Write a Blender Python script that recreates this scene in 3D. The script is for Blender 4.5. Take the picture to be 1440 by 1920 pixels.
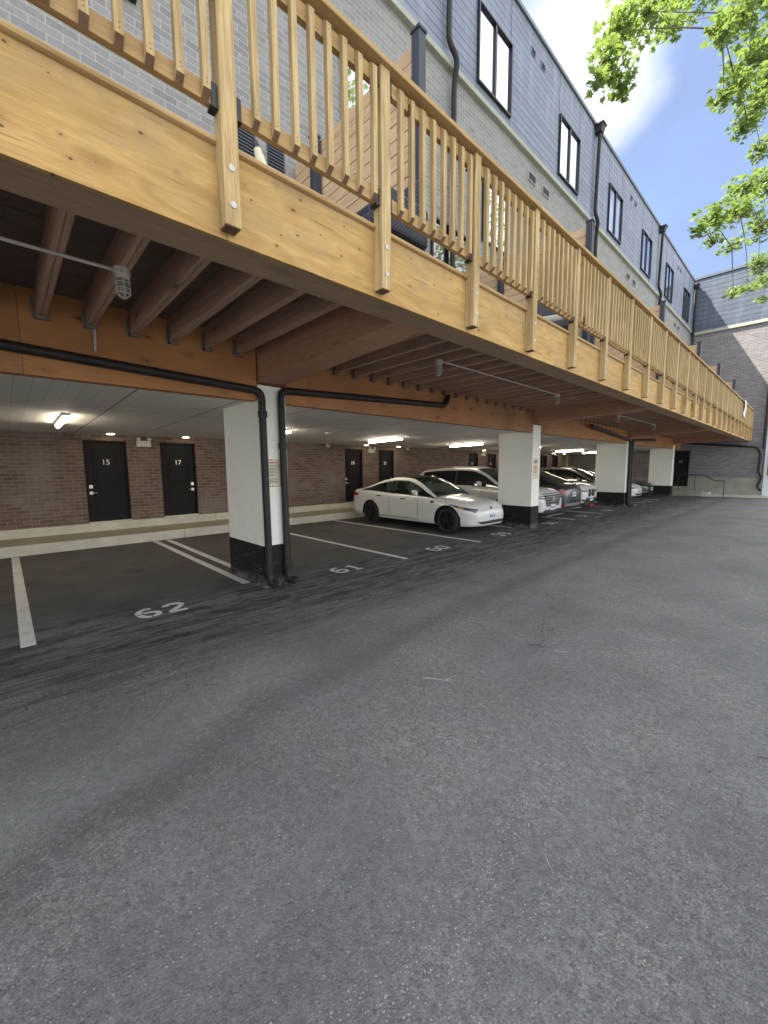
import bpy, bmesh, math, random
import numpy as np
from mathutils import Vector, Matrix
from mathutils.bvhtree import BVHTree
random.seed(7); np.random.seed(7)
for o in list(bpy.data.objects): bpy.data.objects.remove(o)
scene = bpy.context.scene
COL = scene.collection
R = math.radians

# ------------------------------------------------------------------ camera
cam_d = bpy.data.cameras.new('camera'); cam = bpy.data.objects.new('camera', cam_d); COL.objects.link(cam)
_r = Vector((0.68730445, 0.72632369, -0.00815336)); _u = Vector((-0.07309707, 0.0803293, 0.99408452)); _f = Vector((-0.72268209, 0.68264273, -0.10830281))
M = Matrix((( _r.x, _u.x, -_f.x, 0), (_r.y, _u.y, -_f.y, 0), (_r.z, _u.z, -_f.z, 1.67), (0, 0, 0, 1)))
cam.matrix_world = M
cam_d.sensor_fit = 'HORIZONTAL'; cam_d.sensor_width = 36; cam_d.lens = 752.855 / 1440 * 36
cam_d.clip_start = 0.05; cam_d.clip_end = 2000
scene.camera = cam
scene.render.resolution_x = 768; scene.render.resolution_y = 1024

# ------------------------------------------------------------------ sky, sun, exposure
SUN_TO = Vector((-1.0, -0.75, 1.84)).normalized()
w = bpy.data.worlds.new('World'); scene.world = w; w.use_nodes = True
nt = w.node_tree; nt.nodes.clear()
def WN(t, **k):
    n = nt.nodes.new(t)
    for a, b in k.items(): setattr(n, a, b)
    return n
CLOUD = (7.5, 7.4, 7.5); VEIL = (0.92, 1.2, 2.0); BANK = (3.3, 3.4, 3.5)
out = WN('ShaderNodeOutputWorld'); bg = WN('ShaderNodeBackground')
sky = WN('ShaderNodeTexSky', sky_type='NISHITA', sun_disc=False)
sky.sun_elevation = math.asin(SUN_TO.z); sky.sun_rotation = math.atan2(SUN_TO.x, SUN_TO.y)
sky.air_density = 1.0; sky.dust_density = 1.6; sky.ozone_density = 1.6
tc = WN('ShaderNodeTexCoord'); mp = WN('ShaderNodeMapping'); mp.inputs['Scale'].default_value = (1, 1, 1.9)
mp.inputs['Location'].default_value = (0.35, 1.2, 0.1)
nz = WN('ShaderNodeTexNoise'); nz.inputs['Scale'].default_value = 1.7; nz.inputs['Detail'].default_value = 7; nz.inputs['Roughness'].default_value = 0.55
nt.links.new(tc.outputs['Generated'], mp.inputs['Vector']); nt.links.new(mp.outputs[0], nz.inputs['Vector'])
# bright broken cloud all round, a clearer pale blue window to the north with one cumulus bank in it
nrm = WN('ShaderNodeVectorMath', operation='NORMALIZE'); nt.links.new(tc.outputs['Generated'], nrm.inputs[0])
def near(v, a, b, to=1.0):
    d = WN('ShaderNodeVectorMath', operation='DOT_PRODUCT'); nt.links.new(nrm.outputs[0], d.inputs[0]); d.inputs[1].default_value = Vector(v).normalized()
    ad = WN('ShaderNodeMath', operation='ADD'); nt.links.new(d.outputs['Value'], ad.inputs[0])
    sc = WN('ShaderNodeMath', operation='MULTIPLY_ADD'); nt.links.new(nz2.outputs['Fac'], sc.inputs[0]); sc.inputs[1].default_value = (b - a) * 1.6; sc.inputs[2].default_value = -(b - a) * .8; nt.links.new(sc.outputs[0], ad.inputs[1])
    m = WN('ShaderNodeMapRange', interpolation_type='SMOOTHSTEP'); nt.links.new(ad.outputs[0], m.inputs['Value'])
    m.inputs['From Min'].default_value = a; m.inputs['From Max'].default_value = b; m.inputs['To Max'].default_value = to; return m.outputs[0]
nz2 = WN('ShaderNodeTexNoise'); nz2.inputs['Scale'].default_value = 5.5; nz2.inputs['Detail'].default_value = 8; nz2.inputs['Roughness'].default_value = 0.55; nt.links.new(nrm.outputs[0], nz2.inputs['Vector'])
hole = near((-.17, .84, .50), .84, .93)
bank = near((-.315, .715, .625), .987, .9975)
def wmix(f, a, b):
    m = WN('ShaderNodeMix', data_type='RGBA')
    for k, v in (('Factor', f), ('A', a), ('B', b)):
        if isinstance(v, bpy.types.NodeSocket): nt.links.new(v, m.inputs[k])
        else: m.inputs[k].default_value = v if k == 'Factor' else (*v, 1)
    return m.outputs['Result']
def wramp(f, a, va, b, vb):
    m = WN('ShaderNodeMapRange'); nt.links.new(f, m.inputs['Value'])
    for k, v in (('From Min', a), ('From Max', b), ('To Min', va), ('To Max', vb)): m.inputs[k].default_value = v
    return m.outputs[0]
around = wmix(wramp(nz.outputs['Fac'], .36, .25, .6, 1.0), sky.outputs[0], CLOUD)
veil = wmix(wramp(nz2.outputs['Fac'], .35, .60, .68, .92), sky.outputs[0], VEIL)
inhole = wmix(bank, veil, BANK)
nt.links.new(wmix(hole, around, inhole), bg.inputs['Color']); bg.inputs['Strength'].default_value = 0.12
nt.links.new(bg.outputs[0], out.inputs[0])
sl = bpy.data.lights.new('sun', 'SUN'); sl.energy = 4.6; sl.angle = R(0.53); sl.color = (1, 0.94, 0.85)
so = bpy.data.objects.new('sun', sl); COL.objects.link(so); so.rotation_euler = SUN_TO.to_track_quat('Z', 'Y').to_euler(); so.location = (-20, -15, 40)
scene.view_settings.view_transform = 'Standard'; scene.view_settings.look = 'None'
scene.view_settings.exposure = 1.8; scene.view_settings.gamma = 1.0

# ------------------------------------------------------------------ materials
class NM:
    def __init__(s, name):
        s.m = bpy.data.materials.new(name); s.m.use_nodes = True; s.t = s.m.node_tree; s.t.nodes.clear()
        s.o = s.t.nodes.new('ShaderNodeOutputMaterial'); s.b = s.t.nodes.new('ShaderNodeBsdfPrincipled'); s.l(s.b.outputs[0], s.o.inputs[0])
    def l(s, a, b): s.t.links.new(a, b)
    def n(s, t, ins=None, **k):
        x = s.t.nodes.new(t)
        for a, b in k.items(): setattr(x, a, b)
        for a, b in (ins or {}).items():
            if hasattr(b, 'is_linked') or isinstance(b, bpy.types.NodeSocket): s.l(b, x.inputs[a])
            else: x.inputs[a].default_value = b
        return x
    def pos(s): return s.n('ShaderNodeNewGeometry').outputs['Position']
    def map(s, v, sc=(1, 1, 1), loc=(0, 0, 0), rot=(0, 0, 0)): return s.n('ShaderNodeMapping', {'Vector': v, 'Scale': sc, 'Location': loc, 'Rotation': rot}).outputs[0]
    def noise(s, v, scale, detail=4, rough=0.5, dist=0): return s.n('ShaderNodeTexNoise', {'Vector': v, 'Scale': scale, 'Detail': detail, 'Roughness': rough, 'Distortion': dist}).outputs['Fac']
    def ramp(s, f, *st):
        r = s.n('ShaderNodeValToRGB', {'Fac': f}); e = r.color_ramp.elements
        while len(e) < len(st): e.new(0.5)
        for x, (p, c) in zip(e, st): x.position = p; x.color = (*c, 1) if len(c) == 3 else c
        return r.outputs[0]
    def rng(s, f, a, b, c, d): return s.n('ShaderNodeMapRange', {'Value': f, 'From Min': a, 'From Max': b, 'To Min': c, 'To Max': d}).outputs[0]
    def mix(s, f, a, b, mode='MIX'):
        x = s.n('ShaderNodeMix', data_type='RGBA', blend_type=mode)
        for k, v in (('Factor', f), ('A', a), ('B', b)):
            if isinstance(v, bpy.types.NodeSocket): s.l(v, x.inputs[k])
            else: x.inputs[k].default_value = v if k == 'Factor' else ((*v, 1) if len(v) == 3 else v)
        return x.outputs['Result']
    def math(s, op, a, b=0.0):
        x = s.n('ShaderNodeMath', operation=op)
        for i, v in enumerate((a, b)):
            if isinstance(v, bpy.types.NodeSocket): s.l(v, x.inputs[i])
            else: x.inputs[i].default_value = v
        return x.outputs[0]
    def set(s, **k):
        for a, v in k.items():
            a = {'col': 'Base Color', 'rough': 'Roughness', 'metal': 'Metallic', 'spec': 'Specular IOR Level'}.get(a, a)
            if isinstance(v, bpy.types.NodeSocket): s.l(v, s.b.inputs[a])
            else: s.b.inputs[a].default_value = (*v, 1) if isinstance(v, tuple) and len(v) == 3 else v
        return s
    def bump(s, h, st=0.3, d=0.01):
        x = s.n('ShaderNodeBump', {'Height': h, 'Strength': st, 'Distance': d}); s.l(x.outputs[0], s.b.inputs['Normal']); return s

def plain(name, col, rough=0.5, metal=0.0, var=0.12, sc=6.0, spec=0.5, bump=0.0):
    m = NM(name); p = m.pos(); f = m.noise(p, sc, 6, 0.6)
    c = m.mix(m.rng(f, 0.3, 0.7, 0, 1), tuple(x * (1 - var) for x in col), tuple(min(1, x * (1 + var)) for x in col))
    m.set(col=c, rough=rough, metal=metal, spec=spec)
    if bump: m.bump(m.noise(p, 180, 3), bump, 0.002)
    return m.m

def wood(name, c1, c2, axis=1, knots=0.5, rough=0.7, dark=(0.10, 0.05, 0.02), figure=0.0, grain=1.0, blotch=0.25, ks=None, kr=.11, con=(0.33, 0.62)):
    m = NM(name); p = m.pos()
    s = [11.0, 11.0, 11.0]; s[axis] = 0.7
    v = m.map(p, tuple(s))
    per = m.n('ShaderNodeObjectInfo').outputs['Random']
    off = m.n('ShaderNodeVectorMath', {0: v, 1: m.n('ShaderNodeCombineXYZ', {'X': m.math('MULTIPLY', per, 37.0), 'Y': m.math('MULTIPLY', per, 19.0), 'Z': 0.0}).outputs[0]}, operation='ADD').outputs[0]
    g1 = m.noise(off, 2.2, 7, 0.62, 1.2 + figure)
    fine = list(s); fine = [x * 9 for x in fine]; fine[axis] = 3
    g2 = m.noise(m.map(p, tuple(fine)), 1.5, 4, 0.6)
    big = m.noise(p, 1.3, 3, 0.5)
    f = m.math('ADD', m.math('MULTIPLY', g1, 0.75 * grain), m.math('MULTIPLY', g2, 0.25))
    c = m.mix(m.rng(f, *con, 0, 1), c1, c2)
    c = m.mix(m.rng(big, 0.35, 0.7, 0, blotch), c, tuple(x * 0.62 for x in c1))
    c = m.mix(m.rng(per, 0, 1, 0, 0.42), c, tuple(x * 0.7 for x in c2))
    if knots:
        ks = ks or [5.0 if a_ != axis else 1.7 for a_ in range(3)]
        kv = m.map(p, tuple(ks)); two = ks[0] == 0.0
        if two: q_ = m.n('ShaderNodeSeparateXYZ', {0: kv}); kv = m.n('ShaderNodeCombineXYZ', {'X': q_.outputs['Y'], 'Y': q_.outputs['Z'], 'Z': 0.0}).outputs[0]
        vo = m.n('ShaderNodeTexVoronoi', {'Vector': kv, 'Scale': 1.0, 'Randomness': 1.0}, voronoi_dimensions='2D' if two else '3D')
        sep = m.n('ShaderNodeSeparateColor', {'Color': vo.outputs['Color']})
        k = m.math('MULTIPLY', m.math('LESS_THAN', vo.outputs['Distance'], m.math('MULTIPLY', sep.outputs['Green'], kr)), m.math('GREATER_THAN', sep.outputs['Red'], 1 - knots))
        halo = m.math('MULTIPLY', m.rng(vo.outputs['Distance'], 0.05, 0.28, 0.4, 0), m.math('GREATER_THAN', sep.outputs['Red'], 1 - knots))
        c = m.mix(halo, c, tuple(x * 0.5 for x in c1)); c = m.mix(m.math('MULTIPLY', k, 0.85), c, dark)
    m.set(col=c, rough=rough, spec=0.25); m.bump(f, 0.35, 0.004)
    return m.m

def brick(name, c1, c2, mortar, plane='x', bw=0.25, rh=0.078, stain=0.3, light=(0.5, 0.5, 0.5)):
    m = NM(name); p = m.pos(); s = m.n('ShaderNodeSeparateXYZ', {0: p})
    v = m.n('ShaderNodeCombineXYZ', {'X': s.outputs['Y' if plane == 'x' else 'X'], 'Y': s.outputs['Z'], 'Z': 0.0}).outputs[0]
    wob = m.n('ShaderNodeVectorMath', {0: v, 1: m.n('ShaderNodeVectorMath', {0: m.n('ShaderNodeTexNoise', {'Vector': p, 'Scale': 9.0}).outputs['Color'], 'Scale': 0.007}, operation='SCALE').outputs[0]}, operation='ADD').outputs[0]
    b = m.n('ShaderNodeTexBrick', {'Vector': wob, 'Color1': (0.0, 0, 0, 1), 'Color2': (1, 1, 1, 1), 'Mortar': (0.5, 0.5, 0.5, 1), 'Scale': 1.0, 'Mortar Size': 0.007, 'Mortar Smooth': 0.25, 'Bias': 0.0, 'Brick Width': bw, 'Row Height': rh})
    b.offset = 0.5
    n1 = m.noise(p, 38, 5, 0.7); n2 = m.noise(p, 0.7, 4, 0.55)
    c = m.mix(b.outputs['Color'], c1, c2)
    c = m.mix(m.rng(n1, 0.35, 0.7, 0, 0.45), c, tuple(x * 0.55 for x in c1))
    c = m.mix(m.rng(n2, 0.5, 0.72, 0, stain), c, light)
    c = m.mix(b.outputs['Fac'], c, mortar)
    m.set(col=c, rough=0.9, spec=0.2)
    h = m.math('SUBTRACT', m.math('MULTIPLY', n1, 0.25), b.outputs['Fac'])
    m.bump(h, 0.7, 0.008)
    return m.m

def siding(name, c1, c2, plane='x', pitch=0.152, joint=None):
    m = NM(name); p = m.pos(); s = m.n('ShaderNodeSeparateXYZ', {0: p})
    z = m.math('DIVIDE', s.outputs['Z'], pitch); fr = m.math('FRACT', z); row = m.math('FLOOR', z)
    along = s.outputs['Y' if plane == 'x' else 'X']
    rnd = m.n('ShaderNodeTexWhiteNoise', {'Vector': m.n('ShaderNodeCombineXYZ', {'X': row, 'Y': m.math('FLOOR', m.math('MULTIPLY', m.math('ADD', along, m.math('MULTIPLY', row, 1.37)), 0.27)), 'Z': 0.0}).outputs[0]}).outputs['Value']
    gv = m.n('ShaderNodeCombineXYZ', {'X': m.math('MULTIPLY', along, 2.5), 'Y': m.math('MULTIPLY', s.outputs['Z'], 45.0), 'Z': row}).outputs[0]
    g = m.noise(gv, 1.0, 6, 0.65, 0.6)
    c = m.mix(m.rng(g, 0.3, 0.68, 0, 1), c1, c2)
    c = m.mix(m.rng(rnd, 0, 1, 0, 0.3), c, tuple(x * 0.72 for x in c1))
    gap = m.math('LESS_THAN', fr, 0.10)
    c = m.mix(m.math('MULTIPLY', gap, 0.85), c, tuple(x * 0.25 for x in c1))
    stn = m.noise(m.n('ShaderNodeCombineXYZ', {'X': m.math('MULTIPLY', along, 3.0), 'Y': m.math('MULTIPLY', s.outputs['Z'], .35), 'Z': 0.0}).outputs[0], 1.3, 5, .65); c = m.mix(m.rng(stn, .5, .72, 0, .35), c, tuple(x * 1.45 for x in c2))
    m.set(col=c, rough=0.65, spec=0.3)
    lap = m.rng(fr, 0.07, 1.0, 0.45, 1.0)
    m.bump(m.math('MULTIPLY', m.math('SUBTRACT', 1.0, gap), m.math('ADD', lap, m.math('MULTIPLY', g, 0.15))), 0.6, 0.012)
    return m.m

def asphalt():
    m = NM('asphalt'); p = m.pos(); S = m.n('ShaderNodeSeparateXYZ', {0: p}); sx, sy = S.outputs['X'], S.outputs['Y']
    def vor(sc): v = m.n('ShaderNodeTexVoronoi', {'Vector': p, 'Scale': sc, 'Randomness': 1.0}); return v.outputs['Distance'], m.n('ShaderNodeSeparateColor', {'Color': v.outputs['Color']})
    def sm(v, a, b, c, d): return m.n('ShaderNodeMapRange', {'Value': v, 'From Min': a, 'From Max': b, 'To Min': c, 'To Max': d}, interpolation_type='SMOOTHSTEP').outputs[0]
    d1, c1 = vor(120.0); d2, c2 = vor(46.0); d3, c3 = vor(230.0)
    fine = m.noise(p, 260, 5, 0.8); mid = m.noise(p, 22, 6, 0.75); big = m.noise(p, 0.8, 6, 0.65); patch = m.noise(m.map(p, (1.8, 0.45, 1)), 1.0, 5, 0.6, 0.8)
    g = m.math('ADD', m.math('MULTIPLY', c1.outputs['Red'], .30), m.math('ADD', m.math('MULTIPLY', c2.outputs['Green'], .15), m.math('ADD', m.math('MULTIPLY', c3.outputs['Red'], .20), m.math('MULTIPLY', fine, .35))))
    c = m.mix(m.rng(g, 0.22, 0.78, 0, 1), (0.075, 0.078, 0.075), (0.325, 0.334, 0.326))
    # traffic wear: one sweep curves out of the left foreground and runs away along the lane
    e = m.math('EXPONENT', m.math('MULTIPLY', m.math('MAXIMUM', sy, -1.0), -0.55))
    t = m.math('ADD', m.math('SUBTRACT', sx, m.math('MULTIPLY', e, .75)), m.math('ADD', 2.86, m.math('MULTIPLY', m.math('SUBTRACT', m.noise(p, 1.2, 4), .5), .5)))
    at = m.math('ABSOLUTE', t)
    dark = m.math('MULTIPLY', sm(at, 0.0, 0.30, 1, 0), m.rng(mid, .32, .58, .35, 1)); light = m.math('MULTIPLY', sm(m.math('ABSOLUTE', m.math('ADD', t, .48)), .1, .42, 1, 0), m.rng(patch, .3, .6, .5, 1))
    c = m.mix(m.math('MULTIPLY', dark, .68), c, (0.06, 0.062, 0.062)); c = m.mix(m.math('MULTIPLY', light, .6), c, (0.25, 0.268, 0.25))
    c = m.mix(m.rng(big, 0.40, 0.62, 0, 0.6), c, (0.10, 0.106, 0.108)); c = m.mix(m.rng(patch, 0.5, 0.72, 0, 0.4), c, (0.225, 0.232, 0.24))
    c = m.mix(m.rng(mid, 0.40, 0.68, 0, 0.6), c, (0.085, 0.088, 0.09))
    c = m.mix(m.rng(m.noise(m.map(p, (1, 1, 1), loc=(7, 3, 0)), 3.4, 4, .6), .45, .7, 0, .25), c, (0.15, 0.155, 0.172))
    # roller marks and ripples beside the bays, over an even darkening towards the garage
    st = m.noise(m.map(p, (9.0, 0.75, 1)), 1.0, 5, 0.6, 1.2); rip = m.noise(m.map(p, (6.5, 2.2, 1), rot=(0, 0, R(-20))), 1.3, 4, 0.55, 0.8)
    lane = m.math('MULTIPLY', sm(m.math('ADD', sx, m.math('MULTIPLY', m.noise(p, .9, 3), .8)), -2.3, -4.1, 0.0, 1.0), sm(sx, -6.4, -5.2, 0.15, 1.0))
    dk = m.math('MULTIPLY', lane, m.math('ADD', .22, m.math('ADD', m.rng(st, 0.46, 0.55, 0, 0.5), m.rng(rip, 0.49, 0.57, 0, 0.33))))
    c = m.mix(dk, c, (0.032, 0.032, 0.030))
    # exposed pale stones, thicker where the surface has ravelled
    l1 = m.math('ABSOLUTE', m.math('ADD', m.math('ADD', sx, .80), m.math('MULTIPLY', m.math('SUBTRACT', m.noise(p, 1.5, 2), .5), .25))); l2 = m.math('ABSOLUTE', m.math('ADD', m.math('SUBTRACT', sy, 2.72), m.math('MULTIPLY', m.math('ADD', sx, 4.16), .24)))
    zone = m.math('MAXIMUM', m.math('MULTIPLY', sm(l1, .0, .14, 1, 0), sm(sy, 2.8, 2.0, 0, 1)), m.math('MULTIPLY', sm(l2, .0, .16, .8, 0), m.math('MULTIPLY', sm(sx, -4.6, -4.2, 0, 1), sm(sx, -2.4, -2.9, 0, 1))))
    zone = m.math('MULTIPLY', zone, m.rng(m.noise(p, 7, 4, .7), .38, .6, .1, 1))
    thr = m.math('SUBTRACT', m.rng(m.noise(m.map(p, (1.4, 0.5, 1)), 1.2, 4, 0.7), 0.45, 0.72, 0.985, 0.93), m.math('MULTIPLY', zone, .35))
    stone = m.math('MULTIPLY', m.math('GREATER_THAN', c1.outputs['Blue'], thr), m.math('LESS_THAN', d1, m.math('MULTIPLY', c1.outputs['Green'], 0.48)))
    c = m.mix(m.math('MULTIPLY', stone, 0.75), c, (0.42, 0.42, 0.40))
    chip = m.math('MULTIPLY', m.math('GREATER_THAN', c2.outputs['Blue'], m.math('SUBTRACT', 0.997, m.math('MULTIPLY', zone, .12))), m.math('LESS_THAN', d2, m.math('MULTIPLY', c2.outputs['Red'], 0.22)))
    c = m.mix(m.math('MULTIPLY', chip, 0.6), c, (0.40, 0.39, 0.36))
    pit = m.math('MULTIPLY', m.math('GREATER_THAN', c2.outputs['Red'], .93), m.math('LESS_THAN', d2, .35)); c = m.mix(m.math('MULTIPLY', pit, .3), c, (0.04, 0.04, 0.04))
    # hairline cracks
    cv = m.n('ShaderNodeTexVoronoi', {'Vector': m.n('ShaderNodeVectorMath', {0: p, 1: m.n('ShaderNodeVectorMath', {0: m.n('ShaderNodeTexNoise', {'Vector': p, 'Scale': 3.0, 'Detail': 5.0}).outputs['Color'], 'Scale': .5}, operation='SCALE').outputs[0]}, operation='ADD').outputs[0], 'Scale': .45}, feature='DISTANCE_TO_EDGE')
    crack = m.math('MULTIPLY', m.math('LESS_THAN', cv.outputs['Distance'], .0022), m.rng(m.noise(p, .6, 2), .5, .55, 0, .6)); c = m.mix(crack, c, (0.03, 0.03, 0.03))
    # garage bays: garage shade put into a darker brown colour, with oil drips
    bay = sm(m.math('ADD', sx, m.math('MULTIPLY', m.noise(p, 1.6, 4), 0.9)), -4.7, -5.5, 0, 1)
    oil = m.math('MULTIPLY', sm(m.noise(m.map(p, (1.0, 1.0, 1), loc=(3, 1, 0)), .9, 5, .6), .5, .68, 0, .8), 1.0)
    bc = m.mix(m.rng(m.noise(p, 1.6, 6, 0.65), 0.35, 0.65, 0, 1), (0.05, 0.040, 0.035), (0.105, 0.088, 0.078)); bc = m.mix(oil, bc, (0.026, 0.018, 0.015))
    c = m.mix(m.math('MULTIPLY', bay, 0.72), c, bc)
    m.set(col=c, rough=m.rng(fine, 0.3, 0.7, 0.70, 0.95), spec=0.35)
    h = m.math('ADD', m.math('MULTIPLY', fine, 0.5), m.math('ADD', m.math('MULTIPLY', d1, -0.8), m.math('MULTIPLY', mid, 1.2)))
    m.bump(m.math('ADD', h, m.math('MULTIPLY', m.math('MULTIPLY', st, lane), 1.5)), 1.0, 0.008)
    return m.m

def emit(name, col, st):
    m = NM(name); m.set(**{'Emission Color': (*col, 1), 'Emission Strength': st, 'col': (0.8, 0.8, 0.8)}); return m.m

def glass(name, tint, refl=0.45, rough=0.02):
    m = NM(name); m.t.nodes.remove(m.b)
    g = m.n('ShaderNodeBsdfGlossy', {'Color': (0.92, 0.95, 1, 1), 'Roughness': rough})
    d = m.n('ShaderNodeBsdfPrincipled', {'Base Color': (*tint, 1), 'Roughness': 0.1})
    fr = m.n('ShaderNodeLayerWeight', {'Blend': 0.35}).outputs['Fresnel']
    f = m.math('ADD', m.math('MULTIPLY', fr, 1 - refl), refl)
    wob = m.n('ShaderNodeBump', {'Height': m.noise(m.pos(), 1.2, 2), 'Strength': 0.12, 'Distance': 0.02}); m.l(wob.outputs[0], g.inputs['Normal'])
    x = m.n('ShaderNodeMixShader', {0: f, 1: d.outputs[0], 2: g.outputs[0]}); m.l(x.outputs[0], m.o.inputs[0]); return m.m

def see_glass(name, tint, clear=0.6):
    m = NM(name); m.t.nodes.remove(m.b)
    tr = m.n('ShaderNodeBsdfTransparent', {'Color': (*tint, 1)})
    d = m.n('ShaderNodeBsdfPrincipled', {'Base Color': (0.01, 0.012, 0.013, 1), 'Roughness': 0.03, 'Specular IOR Level': 0.8})
    x = m.n('ShaderNodeMixShader', {0: clear, 1: d.outputs[0], 2: tr.outputs[0]}); m.l(x.outputs[0], m.o.inputs[0]); return m.m

def paint(name, col, metal=0.0, rough=0.28):
    m = NM(name); p = m.pos(); f = m.noise(p, 3.0, 4)
    m.set(col=m.mix(m.rng(f, 0.3, 0.7, 0, 0.12), col, tuple(x * 0.8 for x in col)), rough=m.rng(f, 0.3, 0.7, rough, rough + 0.1), metal=metal, **{'Coat Weight': 0.8, 'Coat Roughness': 0.05}); return m.m

def worn_line():
    m = NM('road_paint'); p = m.pos(); n = m.noise(p, 60, 5, 0.7); n2 = m.noise(p, 4, 4, 0.6)
    f = m.rng(m.math('ADD', m.math('MULTIPLY', n, 0.6), m.math('MULTIPLY', n2, 0.4)), 0.36, 0.50, 0.75, 0.0)
    m.set(col=m.mix(f, (0.62, 0.61, 0.57), (0.20, 0.20, 0.19)), rough=0.8); m.bump(n, 0.4, 0.003); return m.m

def masonry_paint(name, c, dirt=(0.42, 0.40, 0.35)):
    m = NM(name); p = m.pos(); z = m.n('ShaderNodeSeparateXYZ', {0: p}).outputs['Z']
    n = m.noise(m.map(p, (3, 3, 0.8)), 1.5, 6, 0.65); n2 = m.noise(p, 45, 4, 0.6)
    v = m.n('ShaderNodeTexVoronoi', {'Vector': p, 'Scale': 7.0}); sp = m.math('LESS_THAN', v.outputs['Distance'], 0.05)
    col = m.mix(m.rng(n, 0.45, 0.75, 0, 0.4), c, tuple(a * 0.86 for a in c)); col = m.mix(m.math('MULTIPLY', sp, 0.5), col, dirt)
    dust = m.math('MULTIPLY', m.rng(z, 0.0, 0.16, 1, 0), m.rng(m.noise(p, 9, 5, .7), .40, .58, 0, .85)); col = m.mix(dust, col, (0.20, 0.185, 0.165))
    scuff = m.math('MULTIPLY', m.rng(m.noise(m.map(p, (4, 4, 30)), 1.3, 4, .7), .58, .66, 0, .6), m.rng(z, .9, .2, 0, 1)); col = m.mix(scuff, col, (0.16, 0.155, 0.14))
    m.set(col=col, rough=0.75, spec=0.3); m.bump(m.math('ADD', n2, m.math('MULTIPLY', n, 2)), 0.35, 0.004); return m.m

W_POST_Z = wood('post_wood', (0.33, 0.22, 0.095), (0.60, 0.45, 0.225), 2, 0.6, blotch=.4, con=(.38, .6))
W_RAIL_Y = wood('rail_wood', (0.33, 0.20, 0.080), (0.57, 0.39, 0.18), 1, 0.6, blotch=.4)
def fascia(name):
    m = NM(name); p = m.pos(); S = m.n('ShaderNodeSeparateXYZ', {0: p}); pan = m.n('ShaderNodeTexWhiteNoise', {'Vector': m.n('ShaderNodeCombineXYZ', {'X': m.math('FLOOR', m.math('DIVIDE', m.math('SUBTRACT', S.outputs['Y'], 1.0), 2.255)), 'Y': 3.0, 'Z': 0.0}).outputs[0]}).outputs['Value']
    off = m.n('ShaderNodeVectorMath', {0: p, 1: m.n('ShaderNodeCombineXYZ', {'X': m.math('MULTIPLY', pan, 9.0), 'Y': 0.0, 'Z': m.math('MULTIPLY', pan, 5.0)}).outputs[0]}, operation='ADD').outputs[0]
    wav = m.noise(m.map(off, (1, .9, 6)), 1.6, 6, .6, 1.4); fib = m.noise(m.map(off, (1, 5, 130)), 1.0, 5, .7); st = m.noise(m.map(off, (1, 1.1, 2.2)), 1.7, 5, .62); dk = m.noise(m.map(off, (1, 2.2, 60), loc=(4, 0, 1)), 1.0, 3, .5)
    c = m.mix(m.rng(wav, .36, .64, 0, 1), (0.39, 0.235, 0.074), (0.59, 0.385, 0.138)); c = m.mix(m.rng(fib, .38, .66, 0, .55), c, (0.34, 0.19, 0.070))
    c = m.mix(m.rng(st, .48, .72, 0, .55), c, (0.34, 0.245, 0.13)); c = m.mix(m.rng(dk, .66, .72, 0, .6), c, (0.17, 0.09, 0.035))
    c = m.mix(m.math('MULTIPLY', m.rng(S.outputs['Z'], 3.22, 3.36, 0, .45), m.rng(m.noise(m.map(p, (1, 3, .6)), 2, 4), .4, .6, 0, 1)), c, (0.26, 0.19, 0.11))
    for sc, th, kr in (((1, 6.0, 9.0), .52, .062), ((1, 2.0, 3.6), .66, .040)):
        q_ = m.n('ShaderNodeSeparateXYZ', {0: m.map(off, sc)}); vo = m.n('ShaderNodeTexVoronoi', {'Vector': m.n('ShaderNodeCombineXYZ', {'X': q_.outputs['Y'], 'Y': q_.outputs['Z'], 'Z': 0.0}).outputs[0], 'Scale': 1.0}, voronoi_dimensions='2D'); sp = m.n('ShaderNodeSeparateColor', {'Color': vo.outputs['Color']}); on = m.math('GREATER_THAN', sp.outputs['Red'], th)
        c = m.mix(m.math('MULTIPLY', m.math('MULTIPLY', m.rng(vo.outputs['Distance'], .04, .2, .5, 0), on), sp.outputs['Blue']), c, (0.27, 0.13, 0.045))
        c = m.mix(m.math('MULTIPLY', m.math('MULTIPLY', m.math('LESS_THAN', vo.outputs['Distance'], m.math('MULTIPLY', sp.outputs['Green'], kr)), on), .9), c, (0.09, 0.045, 0.02))
    c = m.mix(m.math('MULTIPLY', pan, .25), c, (0.36, 0.21, 0.085))
    m.set(col=c, rough=.65, spec=.25); m.bump(m.math('ADD', fib, m.math('MULTIPLY', wav, .5)), .4, .004); return m.m
W_FASCIA = fascia('plywood_fascia')
W_SOFFIT = wood('weathered_beam', (0.27, 0.165, 0.105), (0.48, 0.32, 0.21), 1, 0.2)
W_JOIST = wood('joist_wood', (0.30, 0.175, 0.125), (0.58, 0.37, 0.255), 0, 0.2)
W_CROSS = wood('cross_beam_wood', (0.25, 0.12, 0.075), (0.52, 0.28, 0.18), 0, 0.0, figure=3.0, grain=1.2)
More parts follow.
